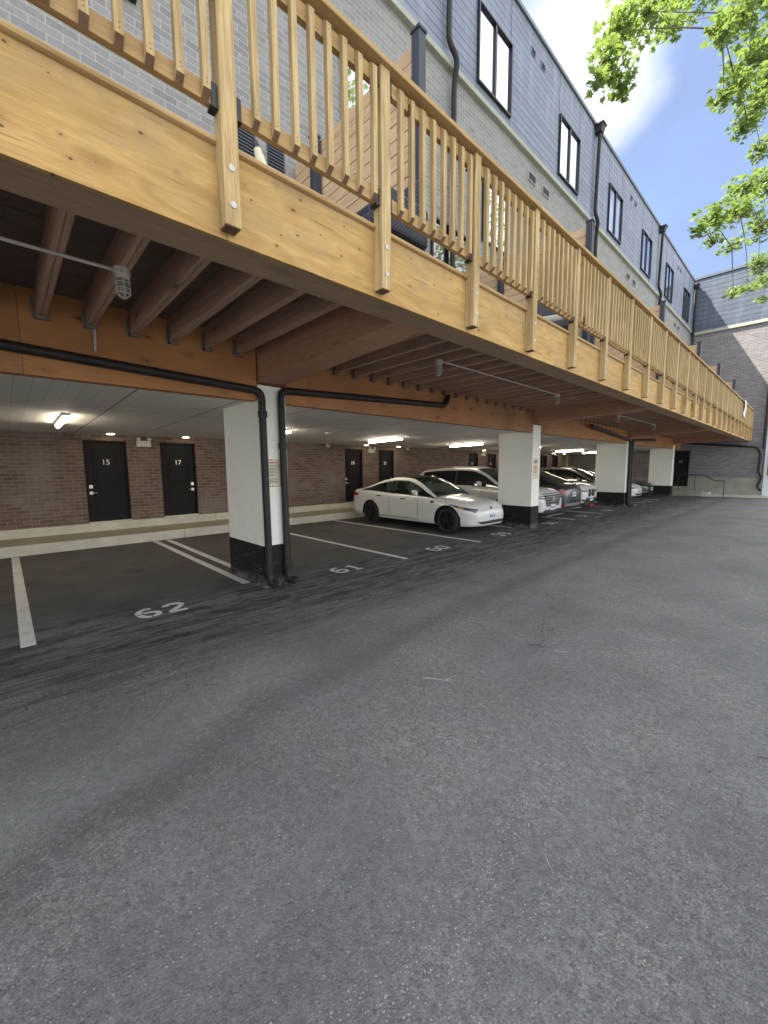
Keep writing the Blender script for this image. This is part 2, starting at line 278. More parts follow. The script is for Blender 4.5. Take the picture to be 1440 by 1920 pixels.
def figured(name, c1, c2, scale, dist, fine=0.3):
    m = NM(name); p = m.pos(); v = m.map(p, (0.0, 1.0, 2.6))
    wv = m.n('ShaderNodeTexWave', {'Vector': v, 'Scale': scale, 'Distortion': dist, 'Detail': 4.0, 'Detail Scale': 0.9, 'Detail Roughness': 0.6}, bands_direction='Z')
    n = m.noise(m.map(p, (1, 3, 40)), 2.0, 5, 0.6); f = m.math('ADD', m.math('MULTIPLY', wv.outputs['Fac'], 1 - fine), m.math('MULTIPLY', n, fine))
    c = m.mix(m.rng(f, 0.15, 0.8, 0, 1), c1, c2); c = m.mix(m.rng(m.noise(p, 1.4, 4, .6), .4, .7, 0, .5), c, tuple(x * .55 for x in c1))
    m.set(col=c, rough=.7, spec=.2); m.bump(f, .3, .004); return m.m
W_LVL_A = wood('lvl_smooth', (0.36, 0.155, 0.06), (0.55, 0.27, 0.105), 1, 0.5, ks=(0.0, 2.2, 5.0), kr=.10, con=(0.25, 0.75), blotch=.55, figure=1.5)
W_LVL_B = wood('lvl_figured', (0.22, 0.085, 0.038), (0.55, 0.27, 0.12), 1, 0.3, ks=(0.0, 2.0, 4.0), kr=.09, figure=4.5, con=(.3, .66), blotch=.6)
W_LVL_C = wood('lvl_rough', (0.18, 0.075, 0.035), (0.50, 0.27, 0.125), 1, 0.35, ks=(0.0, 3.1, 5.3), kr=.11, figure=6.0, grain=1.3, con=(.36, .72), blotch=.6)
W_BOARD = wood('deck_board', (0.11, 0.085, 0.075), (0.23, 0.17, 0.145), 1, 0.0)
W_FENCE = wood('cedar_plank', (0.48, 0.31, 0.165), (0.74, 0.53, 0.325), 0, 0.4)
W_END = plain('end_grain', (0.16, 0.085, 0.045), 0.85, var=0.3, sc=60)
BRICK_G = brick('brick_lamplit', (0.125, 0.082, 0.062), (0.215, 0.15, 0.12), (0.26, 0.215, 0.18), stain=0.45, light=(0.30, 0.26, 0.23))  # brown-grey brick with the garage's warm lamp light put into its tint
BRICK_U = brick('brick_skylit', (0.24, 0.24, 0.23), (0.33, 0.325, 0.31), (0.385, 0.38, 0.365), stain=0.25, light=(0.40, 0.40, 0.39))  # same brick, tinted paler grey to carry the sky light
BRICK_E = brick('brick_mauve', (0.19, 0.17, 0.172), (0.285, 0.265, 0.268), (0.33, 0.32, 0.32), 'y', stain=0.15, light=(0.36, 0.34, 0.33))
SIDE_U = siding('siding_grey', (0.165, 0.19, 0.25), (0.29, 0.325, 0.405))
SIDE_E = siding('siding_bluegrey', (0.075, 0.095, 0.125), (0.135, 0.16, 0.20), 'y', 0.24)
CONC = plain('concrete', (0.52, 0.50, 0.41), 0.85, var=0.14, sc=3.0, bump=0.4)
CONC_T = plain('concrete_tread', (0.30, 0.27, 0.195), 0.85, var=0.12, sc=3.0, bump=0.4)
CONC_E = plain('board_formed_concrete', (0.30, 0.29, 0.24), 0.9, var=0.2, sc=1.6, bump=0.4)
LEDGE = plain('limestone', (0.36, 0.37, 0.30), 0.8, var=0.12)
PALE_W = plain('pale_wall', (0.62, 0.63, 0.66), 0.85, var=0.05)  # one even pale tone for the wall at the right edge
WHITE_P = masonry_paint('pillar_white', (0.84, 0.85, 0.76)); BLACK_P = masonry_paint('pillar_black', (0.012, 0.012, 0.013), (0.08, 0.08, 0.08))
PIPE = plain('dark_brown_metal', (0.022, 0.018, 0.017), 0.5, var=0.3, sc=8, spec=0.3)
BLACK = plain('black_metal', (0.014, 0.015, 0.02), 0.4, var=0.2)
BLUEBLK = plain('charcoal_post', (0.035, 0.042, 0.06), 0.45, var=0.12)
COPING = plain('coping_metal', (0.10, 0.12, 0.14), 0.4)
DOOR_M = plain('door_charcoal', (0.013, 0.011, 0.012), 0.6, var=0.15, sc=4, spec=0.2)
STEEL = plain('satin_steel', (0.62, 0.58, 0.48), 0.3, 1.0)
GALV = plain('galvanised', (0.42, 0.42, 0.41), 0.45, 0.8, var=0.2, sc=30)
CONDUIT = plain('grey_conduit', (0.50, 0.45, 0.42), 0.6)
CEIL = NM('ceiling_panel')
def _ceil():
    m = CEIL; p = m.pos(); s = m.n('ShaderNodeSeparateXYZ', {0: p})
    fy = m.math('FRACT', m.math('DIVIDE', s.outputs['Y'], 1.22)); fx = m.math('FRACT', m.math('DIVIDE', s.outputs['X'], 2.44)); fr = m.math('FRACT', m.math('DIVIDE', s.outputs['Y'], 0.152))
    seam = m.math('MAXIMUM', m.math('LESS_THAN', fy, 0.022), m.math('LESS_THAN', fx, 0.008)); rib = m.math('LESS_THAN', fr, 0.08)
    n = m.noise(p, 2.0, 5, 0.6)
    c = m.mix(m.rng(n, 0.35, 0.7, 0, 0.3), (0.80, 0.77, 0.71), (0.66, 0.63, 0.57)); c = m.mix(m.math('MULTIPLY', rib, 0.22), c, (0.2, 0.19, 0.17)); c = m.mix(m.math('MULTIPLY', seam, 0.7), c, (0.15, 0.14, 0.125))
    m.set(col=c, rough=0.7); m.bump(m.math('SUBTRACT', 1.0, m.math('ADD', seam, m.math('MULTIPLY', rib, 0.5))), 0.4, 0.004)
_ceil(); CEIL = CEIL.m
GLASS_U = glass('window_glass', (0.02, 0.025, 0.03), 0.40)
GLASS_D = glass('patio_glass', (0.012, 0.013, 0.015), 0.12)
PLASTIC_W = plain('white_plastic', (0.62, 0.58, 0.50), 0.5)
TUBE = emit('lamp_tube', (1.0, 0.89, 0.72), 12.5); DOWN = emit('lamp_down', (1.0, 0.80, 0.50), 9.0)
PAINTL = worn_line(); ASPHALT = asphalt()
RUBBER = plain('tyre_rubber', (0.018, 0.018, 0.018), 0.8); RIM_D = plain('rim_black', (0.035, 0.035, 0.038), 0.35, 0.6); RIM_S = plain('rim_silver', (0.35, 0.35, 0.36), 0.3, 0.9)
CAR_W = paint('car_white', (0.70, 0.70, 0.66)); CAR_W2 = paint('car_pearl', (0.64, 0.64, 0.62)); CAR_G = paint('car_gunmetal', (0.055, 0.058, 0.062), 0.6, 0.3); CAR_B = paint('car_black', (0.012, 0.012, 0.014)); CAR_S = paint('car_silver', (0.34, 0.35, 0.35), 0.5, 0.3)
CGLASS = see_glass('car_window', (0.60, 0.66, 0.64), 0.62); CGLASS_D = see_glass('car_window_tinted', (0.2, 0.22, 0.22), 0.25); CROOF = plain('glass_roof', (0.02, 0.02, 0.021), 0.12, spec=0.6)
TRIMB = plain('black_trim', (0.012, 0.012, 0.012), 0.45); CHROME = plain('chrome', (0.75, 0.75, 0.75), 0.15, 1.0, var=0.03); SEATW = plain('pale_seat', (0.55, 0.56, 0.52), 0.7); SEATB = plain('dark_seat', (0.03, 0.03, 0.03), 0.7)
HL = plain('headlamp', (0.10, 0.10, 0.11), 0.12, 0.3, var=0.5, sc=25); HLC = plain('headlamp_chrome', (0.75, 0.76, 0.78), 0.2, 0.9); AMBER = plain('amber_lens', (0.55, 0.20, 0.10), 0.3); RED = plain('red_lens', (0.45, 0.012, 0.015), 0.2); PLATE = plain('number_plate', (0.62, 0.64, 0.68), 0.5)
REDP = plain('red_plastic', (0.42, 0.05, 0.035), 0.5)

# ------------------------------------------------------------------ mesh helpers
class MB:
    def __init__(s): s.v = []; s.f = []; s.mi = []
    def add(s, vs, fs, mi=0):
        b = len(s.v); s.v += [tuple(x) for x in vs]; s.f += [tuple(b + i for i in f) for f in fs]; s.mi += [mi] * len(fs); return s
    def box(s, x0, x1, y0, y1, z0, z1, mi=0):
        return s.add([(x0, y0, z0), (x1, y0, z0), (x1, y1, z0), (x0, y1, z0), (x0, y0, z1), (x1, y0, z1), (x1, y1, z1), (x0, y1, z1)],
                     [(0, 3, 2, 1), (4, 5, 6, 7), (0, 1, 5, 4), (1, 2, 6, 5), (2, 3, 7, 6), (3, 0, 4, 7)], mi)
    def hexa(s, p, mi=0):
        return s.add(p, [(0, 3, 2, 1), (4, 5, 6, 7), (0, 1, 5, 4), (1, 2, 6, 5), (2, 3, 7, 6), (3, 0, 4, 7)], mi)
    def tube(s, pts, r, n=10, mi=0, cap=True):
        pts = [Vector(p) for p in pts]; rs = r if isinstance(r, (list, tuple)) else [r] * len(pts); prev = None; rings = []
        for i, p in enumerate(pts):
            d = ((pts[min(i + 1, len(pts) - 1)] - p).normalized() + (p - pts[max(i - 1, 0)]).normalized()).normalized()
            if prev is None:
                a = Vector((0, 0, 1)) if abs(d.z) < 0.9 else Vector((1, 0, 0)); u = d.cross(a).normalized()
            else: u = (prev - d * prev.dot(d)).normalized()
            prev = u; q = d.cross(u)
            rings.append([p + (u * math.cos(2 * math.pi * k / n) + q * math.sin(2 * math.pi * k / n)) * rs[i] for k in range(n)])
        vs = [v for R_ in rings for v in R_]; fs = [(i * n + k, i * n + (k + 1) % n, (i + 1) * n + (k + 1) % n, (i + 1) * n + k) for i in range(len(pts) - 1) for k in range(n)]
        if cap: fs += [tuple(range(n))[::-1], tuple((len(pts) - 1) * n + k for k in range(n))]
        return s.add(vs, fs, mi)
    def disc(s, c, nrm, r, h, n=16, mi=0):
        c = Vector(c); nrm = Vector(nrm).normalized(); return s.tube([c, c + nrm * h], r, n, mi)
    def mesh(s, name, mats, smooth=False, ang=35):
        m = bpy.data.meshes.new(name); m.from_pydata(s.v, [], s.f); 
        for a in (mats if isinstance(mats, (list, tuple)) else [mats]): m.materials.append(a)
        m.polygons.foreach_set('material_index', s.mi)
        if smooth:
            m.polygons.foreach_set('use_smooth', [True] * len(m.polygons)); m.set_sharp_from_angle(angle=R(ang))
        m.update(); return m
    def build(s, name, mats, parent=None, loc=(0, 0, 0), smooth=False, bev=0, ang=35):
        return link(name, s.mesh(name, mats, smooth, ang), parent, loc, bev)
def link(name, mesh, parent=None, loc=(0, 0, 0), bev=0, rotz=0):
    o = bpy.data.objects.new(name, mesh); COL.objects.link(o); o.location = loc; o.rotation_euler.z = rotz
    if parent: o.parent = parent
    if bev:
        b = o.modifiers.new('bevel', 'BEVEL'); b.width = bev; b.segments = 2; b.limit_method = 'ANGLE'
    return o
def tag(o, label=None, cat=None, group=None, kind=None):
    if label: o['label'] = label
    if cat: o['category'] = cat
    if group: o['group'] = group
    if kind: o['kind'] = kind
    return o
def thing(name, label, cat, loc=(0, 0, 0), group=None, rotz=0):
    o = bpy.data.objects.new(name, None); COL.objects.link(o); o.location = loc; o.rotation_euler.z = rotz; o.empty_display_size = 0.2
    return tag(o, label, cat, group)
def B(x0, x1, y0, y1, z0, z1): return MB().box(x0, x1, y0, y1, z0, z1)
def text_mesh(s, size, mat, depth=0.002, align='CENTER', spacing=1.0):
    c = bpy.data.curves.new('txt', 'FONT'); c.body = s; c.size = size; c.extrude = depth; c.align_x = align; c.align_y = 'CENTER'; c.space_character = spacing
    o = bpy.data.objects.new('txt', c); COL.objects.link(o); dg = bpy.context.evaluated_depsgraph_get(); m = bpy.data.meshes.new_from_object(o.evaluated_get(dg)); bpy.data.objects.remove(o)
    m.materials.clear(); m.materials.append(mat); return m
def place_text(name, mesh, parent, loc, face):   # face '+x' reads from +X side, '-y' from -Y side
    o = link(name, mesh, parent, loc); o.rotation_euler = (R(90), 0, R(90)) if face == '+x' else (R(90), 0, 0); return o

# ------------------------------------------------------------------ ground and kerbs
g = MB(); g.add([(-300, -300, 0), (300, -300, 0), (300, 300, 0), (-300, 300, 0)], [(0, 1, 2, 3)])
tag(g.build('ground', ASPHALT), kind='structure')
walk = MB(); walk.hexa([(-11.24, -8, 0), (-10.58, -8, 0), (-10.58, 28.55, 0), (-11.24, 28.55, 0), (-11.24, -8, .285), (-10.58, -8, .205), (-10.58, 28.55, .205), (-11.24, 28.55, .285)])
o = walk.build('walkway', [CONC_T], bev=0.012); tag(o, kind='structure')
for i in range(10):
    y = -8 + i * 3.66 + 0.2
    k = B(-10.6, -10.56, y, min(28.5, y + 3.65), 0.0, 0.21).build('kerb', CONC, bev=0.008); tag(k, kind='structure')
for i in range(6):
    y = -8 + i * 6.1
    k = B(-11.42, -11.2, y, min(28.5, y + 6.09), 0.2, 0.465).build('kerb', CONC, bev=0.006); tag(k, kind='structure')
# painted bay lines
for (x0, x1, y, wd) in ((-10.5, -5.03, 0.05, 0.115), (-10.5, -5.6, 2.49, 0.11), (-10.5, -5.6, 2.76, 0.11), (-10.5, -5.02, 5.31, 0.1), (-10.5, -5.0, 7.70, 0.1), (-10.5, -5.6, 10.15, 0.1), (-10.5, -5.04, 13.1, 0.1), (-10.5, -5.03, 15.45, 0.1), (-10.5, -5.6, 18.1, 0.1), (-10.5, -5.1, 21.2, 0.1), (-10.5, -5.1, 23.6, 0.1)):
    l = B(x0, x1, y - wd / 2, y + wd / 2, 0.0, 0.004).build('parking_line', PAINTL); tag(l, kind='structure')
# stencilled bay numbers: strokes in a 0..1 x 0..1.6 box
def arc(cx, cy, rx, ry, a0, a1, n=10): return [(cx + rx * math.cos(R(a0 + (a1 - a0) * i / n)), cy + ry * math.sin(R(a0 + (a1 - a0) * i / n))) for i in range(n + 1)]
DIG = {'0': [arc(.5, .8, .4, .68, 100, 260), arc(.5, .8, .4, .68, -80, 80)],
       '1': [[(.25, 1.2), (.55, 1.45), (.55, .1)], [(.3, .1), (.85, .1)]],
       '2': [arc(.5, 1.1, .38, .38, 170, -20), [(.85, .92), (.5, .55), (.15, .2)], [(.12, .1), (.9, .1)]],
       '3': [arc(.45, 1.12, .36, .36, 150, -80), arc(.45, .46, .4, .36, 80, -150)],
       '4': [[(.7, .1), (.7, 1.45)], [(.62, 1.4), (.1, .55)], [(.1, .45), (.9, .45)]],
       '5': [[(.85, 1.45), (.2, 1.45), (.2, .95)], arc(.45, .52, .4, .42, 110, -150)],
       '6': [arc(.5, .8, .4, .68, 60, 180), arc(.5, .8, .4, .68, 190, 270), arc(.5, .5, .38, .38, -80, 90), [(.3, .86), (.5, .9)]],
       '7': [[(.12, 1.45), (.88, 1.45)], [(.86, 1.36), (.4, .1)]],
       '8': [arc(.5, 1.12, .32, .34, 100, 260), arc(.5, 1.12, .32, .34, -80, 80), arc(.5, .46, .4, .38, 100, 260), arc(.5, .46, .4, .38, -80, 80)],
       '9': [arc(.5, 1.08, .38, .38, 100, 350), arc(.5, 1.08, .38, .38, 0, 80), arc(.5, .8, .4, .68, -10, -120)]}
def stencil(num, y0, wd=0.25, gap=0.035, x_bot=-5.04, h=0.36):
    mb = MB()
    for i, ch in enumerate(num):
        for st in DIG[ch]:
            P = [Vector((x_bot - h * b / 1.6, y0 + i * (wd + gap) + wd * a)) for a, b in st]; hw = 0.034
            L_, R_ = [], []
            for j, q in enumerate(P):
                d = (P[min(j + 1, len(P) - 1)] - P[max(j - 1, 0)]).normalized(); nn = Vector((-d.y, d.x)) * hw
                L_.append((*(q + nn), 0.005)); R_.append((*(q - nn), 0.005))
            n = len(P); mb.add(L_ + R_, [(k, n + k, n + k + 1, k + 1) for k in range(n - 1)])
    o = mb.build('bay_number', PAINTL); tag(o, kind='structure'); return o
for num, y in (('62', 0.99), ('61', 3.78), ('60', 6.2), ('59', 8.7), ('58', 11.45), ('57', 13.95), ('56', 16.4), ('55', 19.5), ('54', 21.9)): stencil(num, y)
for o in COL.objects:   # paint lies on the ground facing up
    if o.name.startswith('bay_number'):
        bm = bmesh.new(); bm.from_mesh(o.data)
        for f in bm.faces:
            if f.normal.z < 0: f.normal_flip()
        bm.to_mesh(o.data); bm.free()

# ------------------------------------------------------------------ the long building
Y0, Y1 = -16.0, 28.6
bld = thing('townhouse_block', 'long townhouse block with grey siding over grey brick and an open parking garage below', 'building', (-8, 6, 0))
bld_loc = Vector(bld.location)
def part(mb, name, mats, parent=bld, **k):
    o = mb.build(name, mats, None, **k); o.parent = parent
    o.matrix_parent_inverse = Matrix.Translation(-Vector(parent_world(parent))); return o
def parent_world(p):
    l = Vector((0, 0, 0)); q = p
    while q is not None:
        l = l + Vector(q.location) + q.matrix_parent_inverse.to_translation() if q.parent else l + Vector(q.location); q = q.parent
    return l
part(B(-5.40, -5.15, Y0, Y1, 3.38, 8.97), 'brick_wall', BRICK_U)
part(B(-5.38, -5.12, Y0, Y1, 9.07, 11.66), 'siding', SIDE_U)
part(B(-5.42, -5.06, Y0, Y1, 8.97, 9.07), 'ledge', LEDGE, bev=0.01)
part(MB().box(-5.45, -5.07, Y0, Y1, 11.66, 11.75), 'coping', COPING, bev=0.008)
part(B(-16, -5.45, Y0, Y1, 11.5, 11.65), 'roof', COPING)
part(B(-16.2, -16.0, Y0, Y1, 0, 11.7), 'unseen_rear_wall', BRICK_U)  # unseen, added with the roof slab to block the sun behind the block
part(B(-16, -5.41, Y0, Y0 + 0.2, 0, 11.5), 'side_wall', BRICK_U)
part(MB().hexa([(-11.5, -8.0, 2.50), (-5.29, -8.0, 2.62), (-5.29, Y1 - .02, 2.62), (-11.5, Y1 - .02, 2.50), (-11.5, -8.0, 3.3), (-5.29, -8.0, 3.3), (-5.29, Y1 - .02, 3.3), (-11.5, Y1 - .02, 3.3)]), 'garage_ceiling', CEIL)
part(B(-11.2, -5.3, -8.2, -8.0, 0, 2.6), 'garage_side_wall', BRICK_E)
# rear wall of the garage with recessed doors
doors = [(1.36, 2.21, '15', 'l'), (2.93, 3.78, '17', 'r'), (8.80, 9.63, '19', 'l'), (10.42, 11.24, '21', 'r'), (16.29, 17.1, '23', 'l'), (17.91, 18.75, '25', 'r'), (23.8, 24.65, '27', 'l'), (25.4, 26.25, '29', 'r'), (-5.1, -4.26, '13', 'r')]
gw = MB(); ys = sorted([(a, b) for a, b, _, _ in doors]); y = -8.0
for a, b in ys + [(Y1, Y1)]:
    gw.box(-11.6, -11.3, y, a, 0.45, 2.53); 
    if b > a: gw.box(-11.6, -11.3, a, b, 2.36, 2.53)
    y = b
part(gw, 'garage_wall', BRICK_G)
for a, b, num, side in doors:
    d = part(B(-11.44, -11.40, a + .03, b - .03, 0.50, 2.33), 'door', DOOR_M)
    if num != '15': pass
    fr = MB(); fr.box(-11.47, -11.33, a, a + .03, .465, 2.36); fr.box(-11.47, -11.33, b - .03, b, .465, 2.36); fr.box(-11.47, -11.33, a + .03, b - .03, 2.33, 2.36)
    fr.box(-11.6, -11.47, a, b, .4, 2.36)
    part(fr, 'door_frame', DOOR_M, d)
    pn = MB()
    w_ = b - a
    for z0, z1 in ((1.35, 2.17), (0.66, 1.22)):
        u0, u1 = a + .2 * w_, b - .2 * w_
        pn.box(-11.40, -11.385, u0, u1, z0, z0 + .025); pn.box(-11.40, -11.385, u0, u1, z1 - .025, z1); pn.box(-11.40, -11.386, u0, u0 + .025, z0, z1); pn.box(-11.40, -11.386, u1 - .025, u1, z0, z1)
        pn.box(-11.40, -11.392, u0 + .06, u1 - .06, z0 + .06, z1 - .06)
    part(pn, 'door_moulding', DOOR_M, d, bev=0.006)
    part(B(-11.46, -11.28, a, b, .466, .492), 'threshold', STEEL, d)
    ly = a + .1 if side == 'l' else b - .1; s = 1 if side == 'l' else -1
    hd = MB(); hd.box(-11.40, -11.37, ly - .035, ly + .035, 1.26, 1.34); hd.box(-11.40, -11.365, ly - .035, ly + .035, 1.12, 1.19); hd.tube([(-11.365, ly, 1.155), (-11.34, ly, 1.155), (-11.34, ly + s * .11, 1.155)], .010, 8)
    part(hd, 'door_handle', STEEL, d, bev=0.003)
    tm = text_mesh(num, 0.17, STEEL); t = place_text('door_number', tm, d, (0, 0, 0), '+x'); t.matrix_parent_inverse = Matrix.Translation(-parent_world(d)); t.location = (-11.382, (a + b) / 2, 1.86)
# columns
def pillar(y0, y1, xb):
    p = part(B(xb, -5.15, y0, y1, 0.60, 2.79), 'pillar', WHITE_P)
    part(B(xb - .004, -5.146, y0 - .004, y1 + .004, 0.0, 0.602), 'pillar_base', BLACK_P, p)
    return p
PILL = [(-5.2, -4.75, -6.2), (2.56, 2.97, -6.31), (10.35, 10.79, -6.16), (18.34, 18.80, -6.3), (26.2, 26.65, -6.2)]
for a in PILL: pillar(*a)
# windows of the top storey
def window(y0, y1, z0, z1, xw, mat, mull=True, fr=0.032, dep=0.06):
    f = MB(); f.box(xw, xw + dep, y0, y0 + fr, z0, z1); f.box(xw, xw + dep, y1 - fr, y1, z0, z1); f.box(xw, xw + dep, y0 + fr, y1 - fr, z1 - fr, z1); f.box(xw, xw + dep, y0 + fr, y1 - fr, z0, z0 + fr)
    if mull: f.box(xw, xw + dep * .8, (y0 + y1) / 2 - .03, (y0 + y1) / 2 + .03, z0 + fr, z1 - fr)
    wn = part(f, 'window', BLACK)
    part(B(xw + .002, xw + .012, y0 + fr, y1 - fr, z0 + fr, z1 - fr), 'pane', mat, wn); return wn
for k in range(-3, 6):
    y = 7.45 + 3.71 * k
    window(y, y + 1.27, 9.28, 10.70, -5.12, GLASS_U)
    j = MB(); 
    for yy in (y - .012, y + 1.27): j.box(-5.12, -5.112, yy, yy + .012, 9.07, 9.28); j.box(-5.12, -5.112, yy, yy + .012, 10.70, 11.66); 
    part(j, 'panel_joint', COPING)
    window(y - 3.4, y - 2.35, 6.45, 7.95, -5.15, GLASS_U, False)
    if k % 2 == 0:
        window(y - 1.35, y + .0, 3.42, 6.28, -5.15, GLASS_D)
VENTD = plain('vent_louvre', (0.05, 0.055, 0.065), .9, spec=.1)
for k in range(-1, 3):
    for dy in (9.59, 10.09):
        y = dy + 7.42 * k
        v = MB(); v.box(-5.12, -5.10, y, y + .2, 11.13, 11.27)
        for q in range(3): v.box(-5.10, -5.09, y + .02, y + .18, 11.15 + q * .04, 11.165 + q * .04, 1)
        part(v, 'vent', [SIDE_U, VENTD])
    for dy in (9.66, 10.39):
        y = dy + 7.42 * k
        v = MB(); v.box(-5.15, -5.125, y, y + .38, 8.50, 8.70, 0)
        for q in (0, 1): v.box(-5.125, -5.12, y + .03 + q * .17, y + .18 + q * .17, 8.525, 8.675, 1)
        part(v, 'vent', [LEDGE, VENTD])
for y in (2.42, 2.83):
    v = MB(); v.box(-5.15, -5.13, y, y + .24, 5.55, 5.9)
    for q in range(8): v.box(-5.13, -5.115, y + .015, y + .225, 5.57 + q * .04, 5.59 + q * .04)
    part(v, 'vent', BLUEBLK)

# ------------------------------------------------------------------ end wing
wing = thing('end_wing', 'cross wing closing the lane, blue grey siding over mauve brick, half in sun', 'building', (-3, 32, 0))
def wp(mb, n, m, parent=None, **k): return part(mb, n, m, parent or wing, **k)
wp(B(-11.6, -1.68, 28.6, 29.0, 1.0, 8.85), 'brick_wall', BRICK_E)
wp(B(-5.06, 9, 28.58, 29.0, 9.0, 11.80), 'siding', SIDE_E)
wp(B(-5.06, -1.66, 28.50, 29.0, 8.85, 9.0), 'ledge', LEDGE, bev=.01)
wp(B(-5.1, 9, 28.52, 29.1, 11.80, 11.92), 'coping', COPING)
wp(B(-1.66, 9, 28.5, 29.0, 0, 9.0), 'right_wall', PALE_W)
wp(B(-16, 9, 29.0, 40, 0, 11.8), 'rear_mass', BRICK_U)
cb = MB()
for q in range(4): cb.box(-11.6, -1.68, 28.56 - .001 * (q % 2), 28.6, q * .25 + .004, q * .25 + .25)
wp(cb, 'concrete_base', CONC_E)
d = wp(B(-5.56, -4.86, 28.55, 28.6, .50, 2.47), 'door', DOOR_M)
f = MB(); f.box(-5.61, -5.56, 28.5, 28.6, .48, 2.52); f.box(-4.86, -4.81, 28.5, 28.6, .48, 2.52); f.box(-5.56, -4.86, 28.5, 28.6, 2.47, 2.52); wp(f, 'door_frame', DOOR_M, d)
h = MB(); h.box(-4.96, -4.92, 28.52, 28.55, 1.2, 1.26); h.tube([(-4.94, 28.52, 1.1), (-4.94, 28.49, 1.1), (-5.04, 28.49, 1.1)], .01, 8); wp(h, 'door_handle', STEEL, d)
tm = text_mesh('39', 0.17, STEEL); t = place_text('door_number', tm, d, (0, 0, 0), '-y'); t.matrix_parent_inverse = Matrix.Translation(-parent_world(d)); t.location = (-5.21, 28.545, 1.9)
st = thing('concrete_steps', 'low concrete landing with two steps beside the door of the end wing', 'steps', (-4.6, 28, 0))
o = MB().box(-6.1, -4.0, 27.6, 28.55, 0, .32).build('landing', CONC_E); o.parent = st; o.matrix_parent_inverse = Matrix.Translation(-Vector(st.location))
for i, (a, b, z) in enumerate(((-4.0, -3.72, .22), (-3.72, -3.44, .11))):
    o = B(a, b, 27.6, 28.55, 0, z).build('step', CONC, bev=.005); o.parent = st; o.matrix_parent_inverse = Matrix.Translation(-Vector(st.location))
tag(B(-3.44, 9, 27.9, 28.5, 0, .10).build('kerb', CONC, bev=.01), kind='structure')
hr = MB(); yy = 27.72
hr.tube([(-5.2, yy, 1.17), (-4.05, yy, 1.17), (-3.95, yy, 1.14), (-3.5, yy, .87), (-3.42, yy, .85), (-3.1, yy, .85), (-3.1, yy, .02)], .022, 8)
for x, zt, zb in ((-4.35, 1.16, .32), (-5.1, 1.16, .32)): hr.tube([(x, yy, zt), (x, yy, zb)], .014, 8)
o = hr.build('handrail', BLACK, smooth=True); tag(o, 'black pipe handrail over the low concrete steps', 'handrail')

# ------------------------------------------------------------------ wooden deck
XO = -2.20; XF = -2.29
deck = thing('timber_deck', 'long raised wooden deck with slatted guard running over the parking bays', 'deck', (-3.7, 6, 0))
def dk(mb, n, m, parent=None, **k): return part(mb, n, m, parent or deck, **k)
DY0, DY1 = -5.0, 28.45
posts = [1.0 + 1.1275 * k for k in range(-5, 25)]
# plywood fascia in panels butted behind the posts
ys = [DY0] + [posts[i] for i in range(1, 30, 2)]; ys = [y for y in ys if y < DY1] + [DY1]
for a, b in zip(ys[:-1], ys[1:]): dk(B(XF - .028, XF, a + .002, b - .002, 2.92, 3.37), 'fascia_panel', W_FASCIA)
for i in range(8):
    a = DY0 + i * 4.18; dk(B(XF - .29, XF - .028, a, min(DY1, a + 4.177), 2.925, 3.365), 'rim_beam', W_SOFFIT)
dk(B(-5.145, XF - .03, DY0, DY1, 3.372, 3.40), 'deck_boards', W_BOARD)
# wall beam (LVL) between the columns, in lengths of different finish
segs = [(-4.74, .22, W_LVL_B), (.223, 2.553, W_LVL_A), (2.977, 3.35, W_LVL_A), (3.353, 5.62, W_LVL_B), (5.623, 7.9, W_LVL_B), (7.903, 10.343, W_LVL_C), (10.797, 12.5, W_LVL_C), (12.503, 18.333, W_LVL_A), (18.807, 26.19, W_LVL_A), (26.66, 28.0, W_LVL_A)]
for a, b, m in segs: dk(B(-5.28, -5.15, a, b, 2.58, 3.37), 'wall_beam', m)
for (y0, y1, xb) in PILL:
    dk(MB().hexa([(-6.0, y0 + .02, 2.795), (-2.584, y0 + .02, 2.928), (-2.584, y1 - .02, 2.928), (-6.0, y1 - .02, 2.795), (-6.0, y0 + .02, 3.366), (-2.584, y0 + .02, 3.366), (-2.584, y1 - .02, 3.366), (-6.0, y1 - .02, 3.366)]), 'cross_beam', W_CROSS)
jm = MB(); jp = [(-.04, 3.13), (-.003, 3.13), (-.003, 3.14), (.003, 3.14), (.003, 3.134), (.04, 3.134), (.04, 3.369), (-.04, 3.369)]; jm.add([(-5.148, a, b) for a, b in jp] + [(-2.582, a, b) for a, b in jp], [(k, (k + 1) % 8, 8 + (k + 1) % 8, 8 + k)[::-1] for k in range(8)] + [tuple(range(8)), tuple(range(8, 16))[::-1]]); jmesh = jm.mesh('joist', W_JOIST)
hm = MB(); hm.box(-5.149, -5.09, -.045, -.041, 3.10, 3.30); hm.box(-5.149, -5.09, .041, .045, 3.10, 3.30); hm.box(-5.149, -5.09, -.045, .045, 3.10, 3.126); hm.box(-5.149, -5.145, -.066, -.045, 3.10, 3.31); hm.box(-5.149, -5.145, .045, .066, 3.10, 3.31); hmesh = hm.mesh('joist_hanger', plain('dull_strap', (0.20, 0.17, 0.15), .6, .3, var=.3, sc=30))
for k in range(-13, 72):
    y = .385 + k * .385
    if y > DY1 - .1 or any(a - .1 < y < b + .1 for a, b, _ in PILL): continue
    j = link('joist', jmesh, deck, (0, y, 0)); j.matrix_parent_inverse = Matrix.Translation(-Vector(deck.location))
    h = link('joist_hanger', hmesh, j)
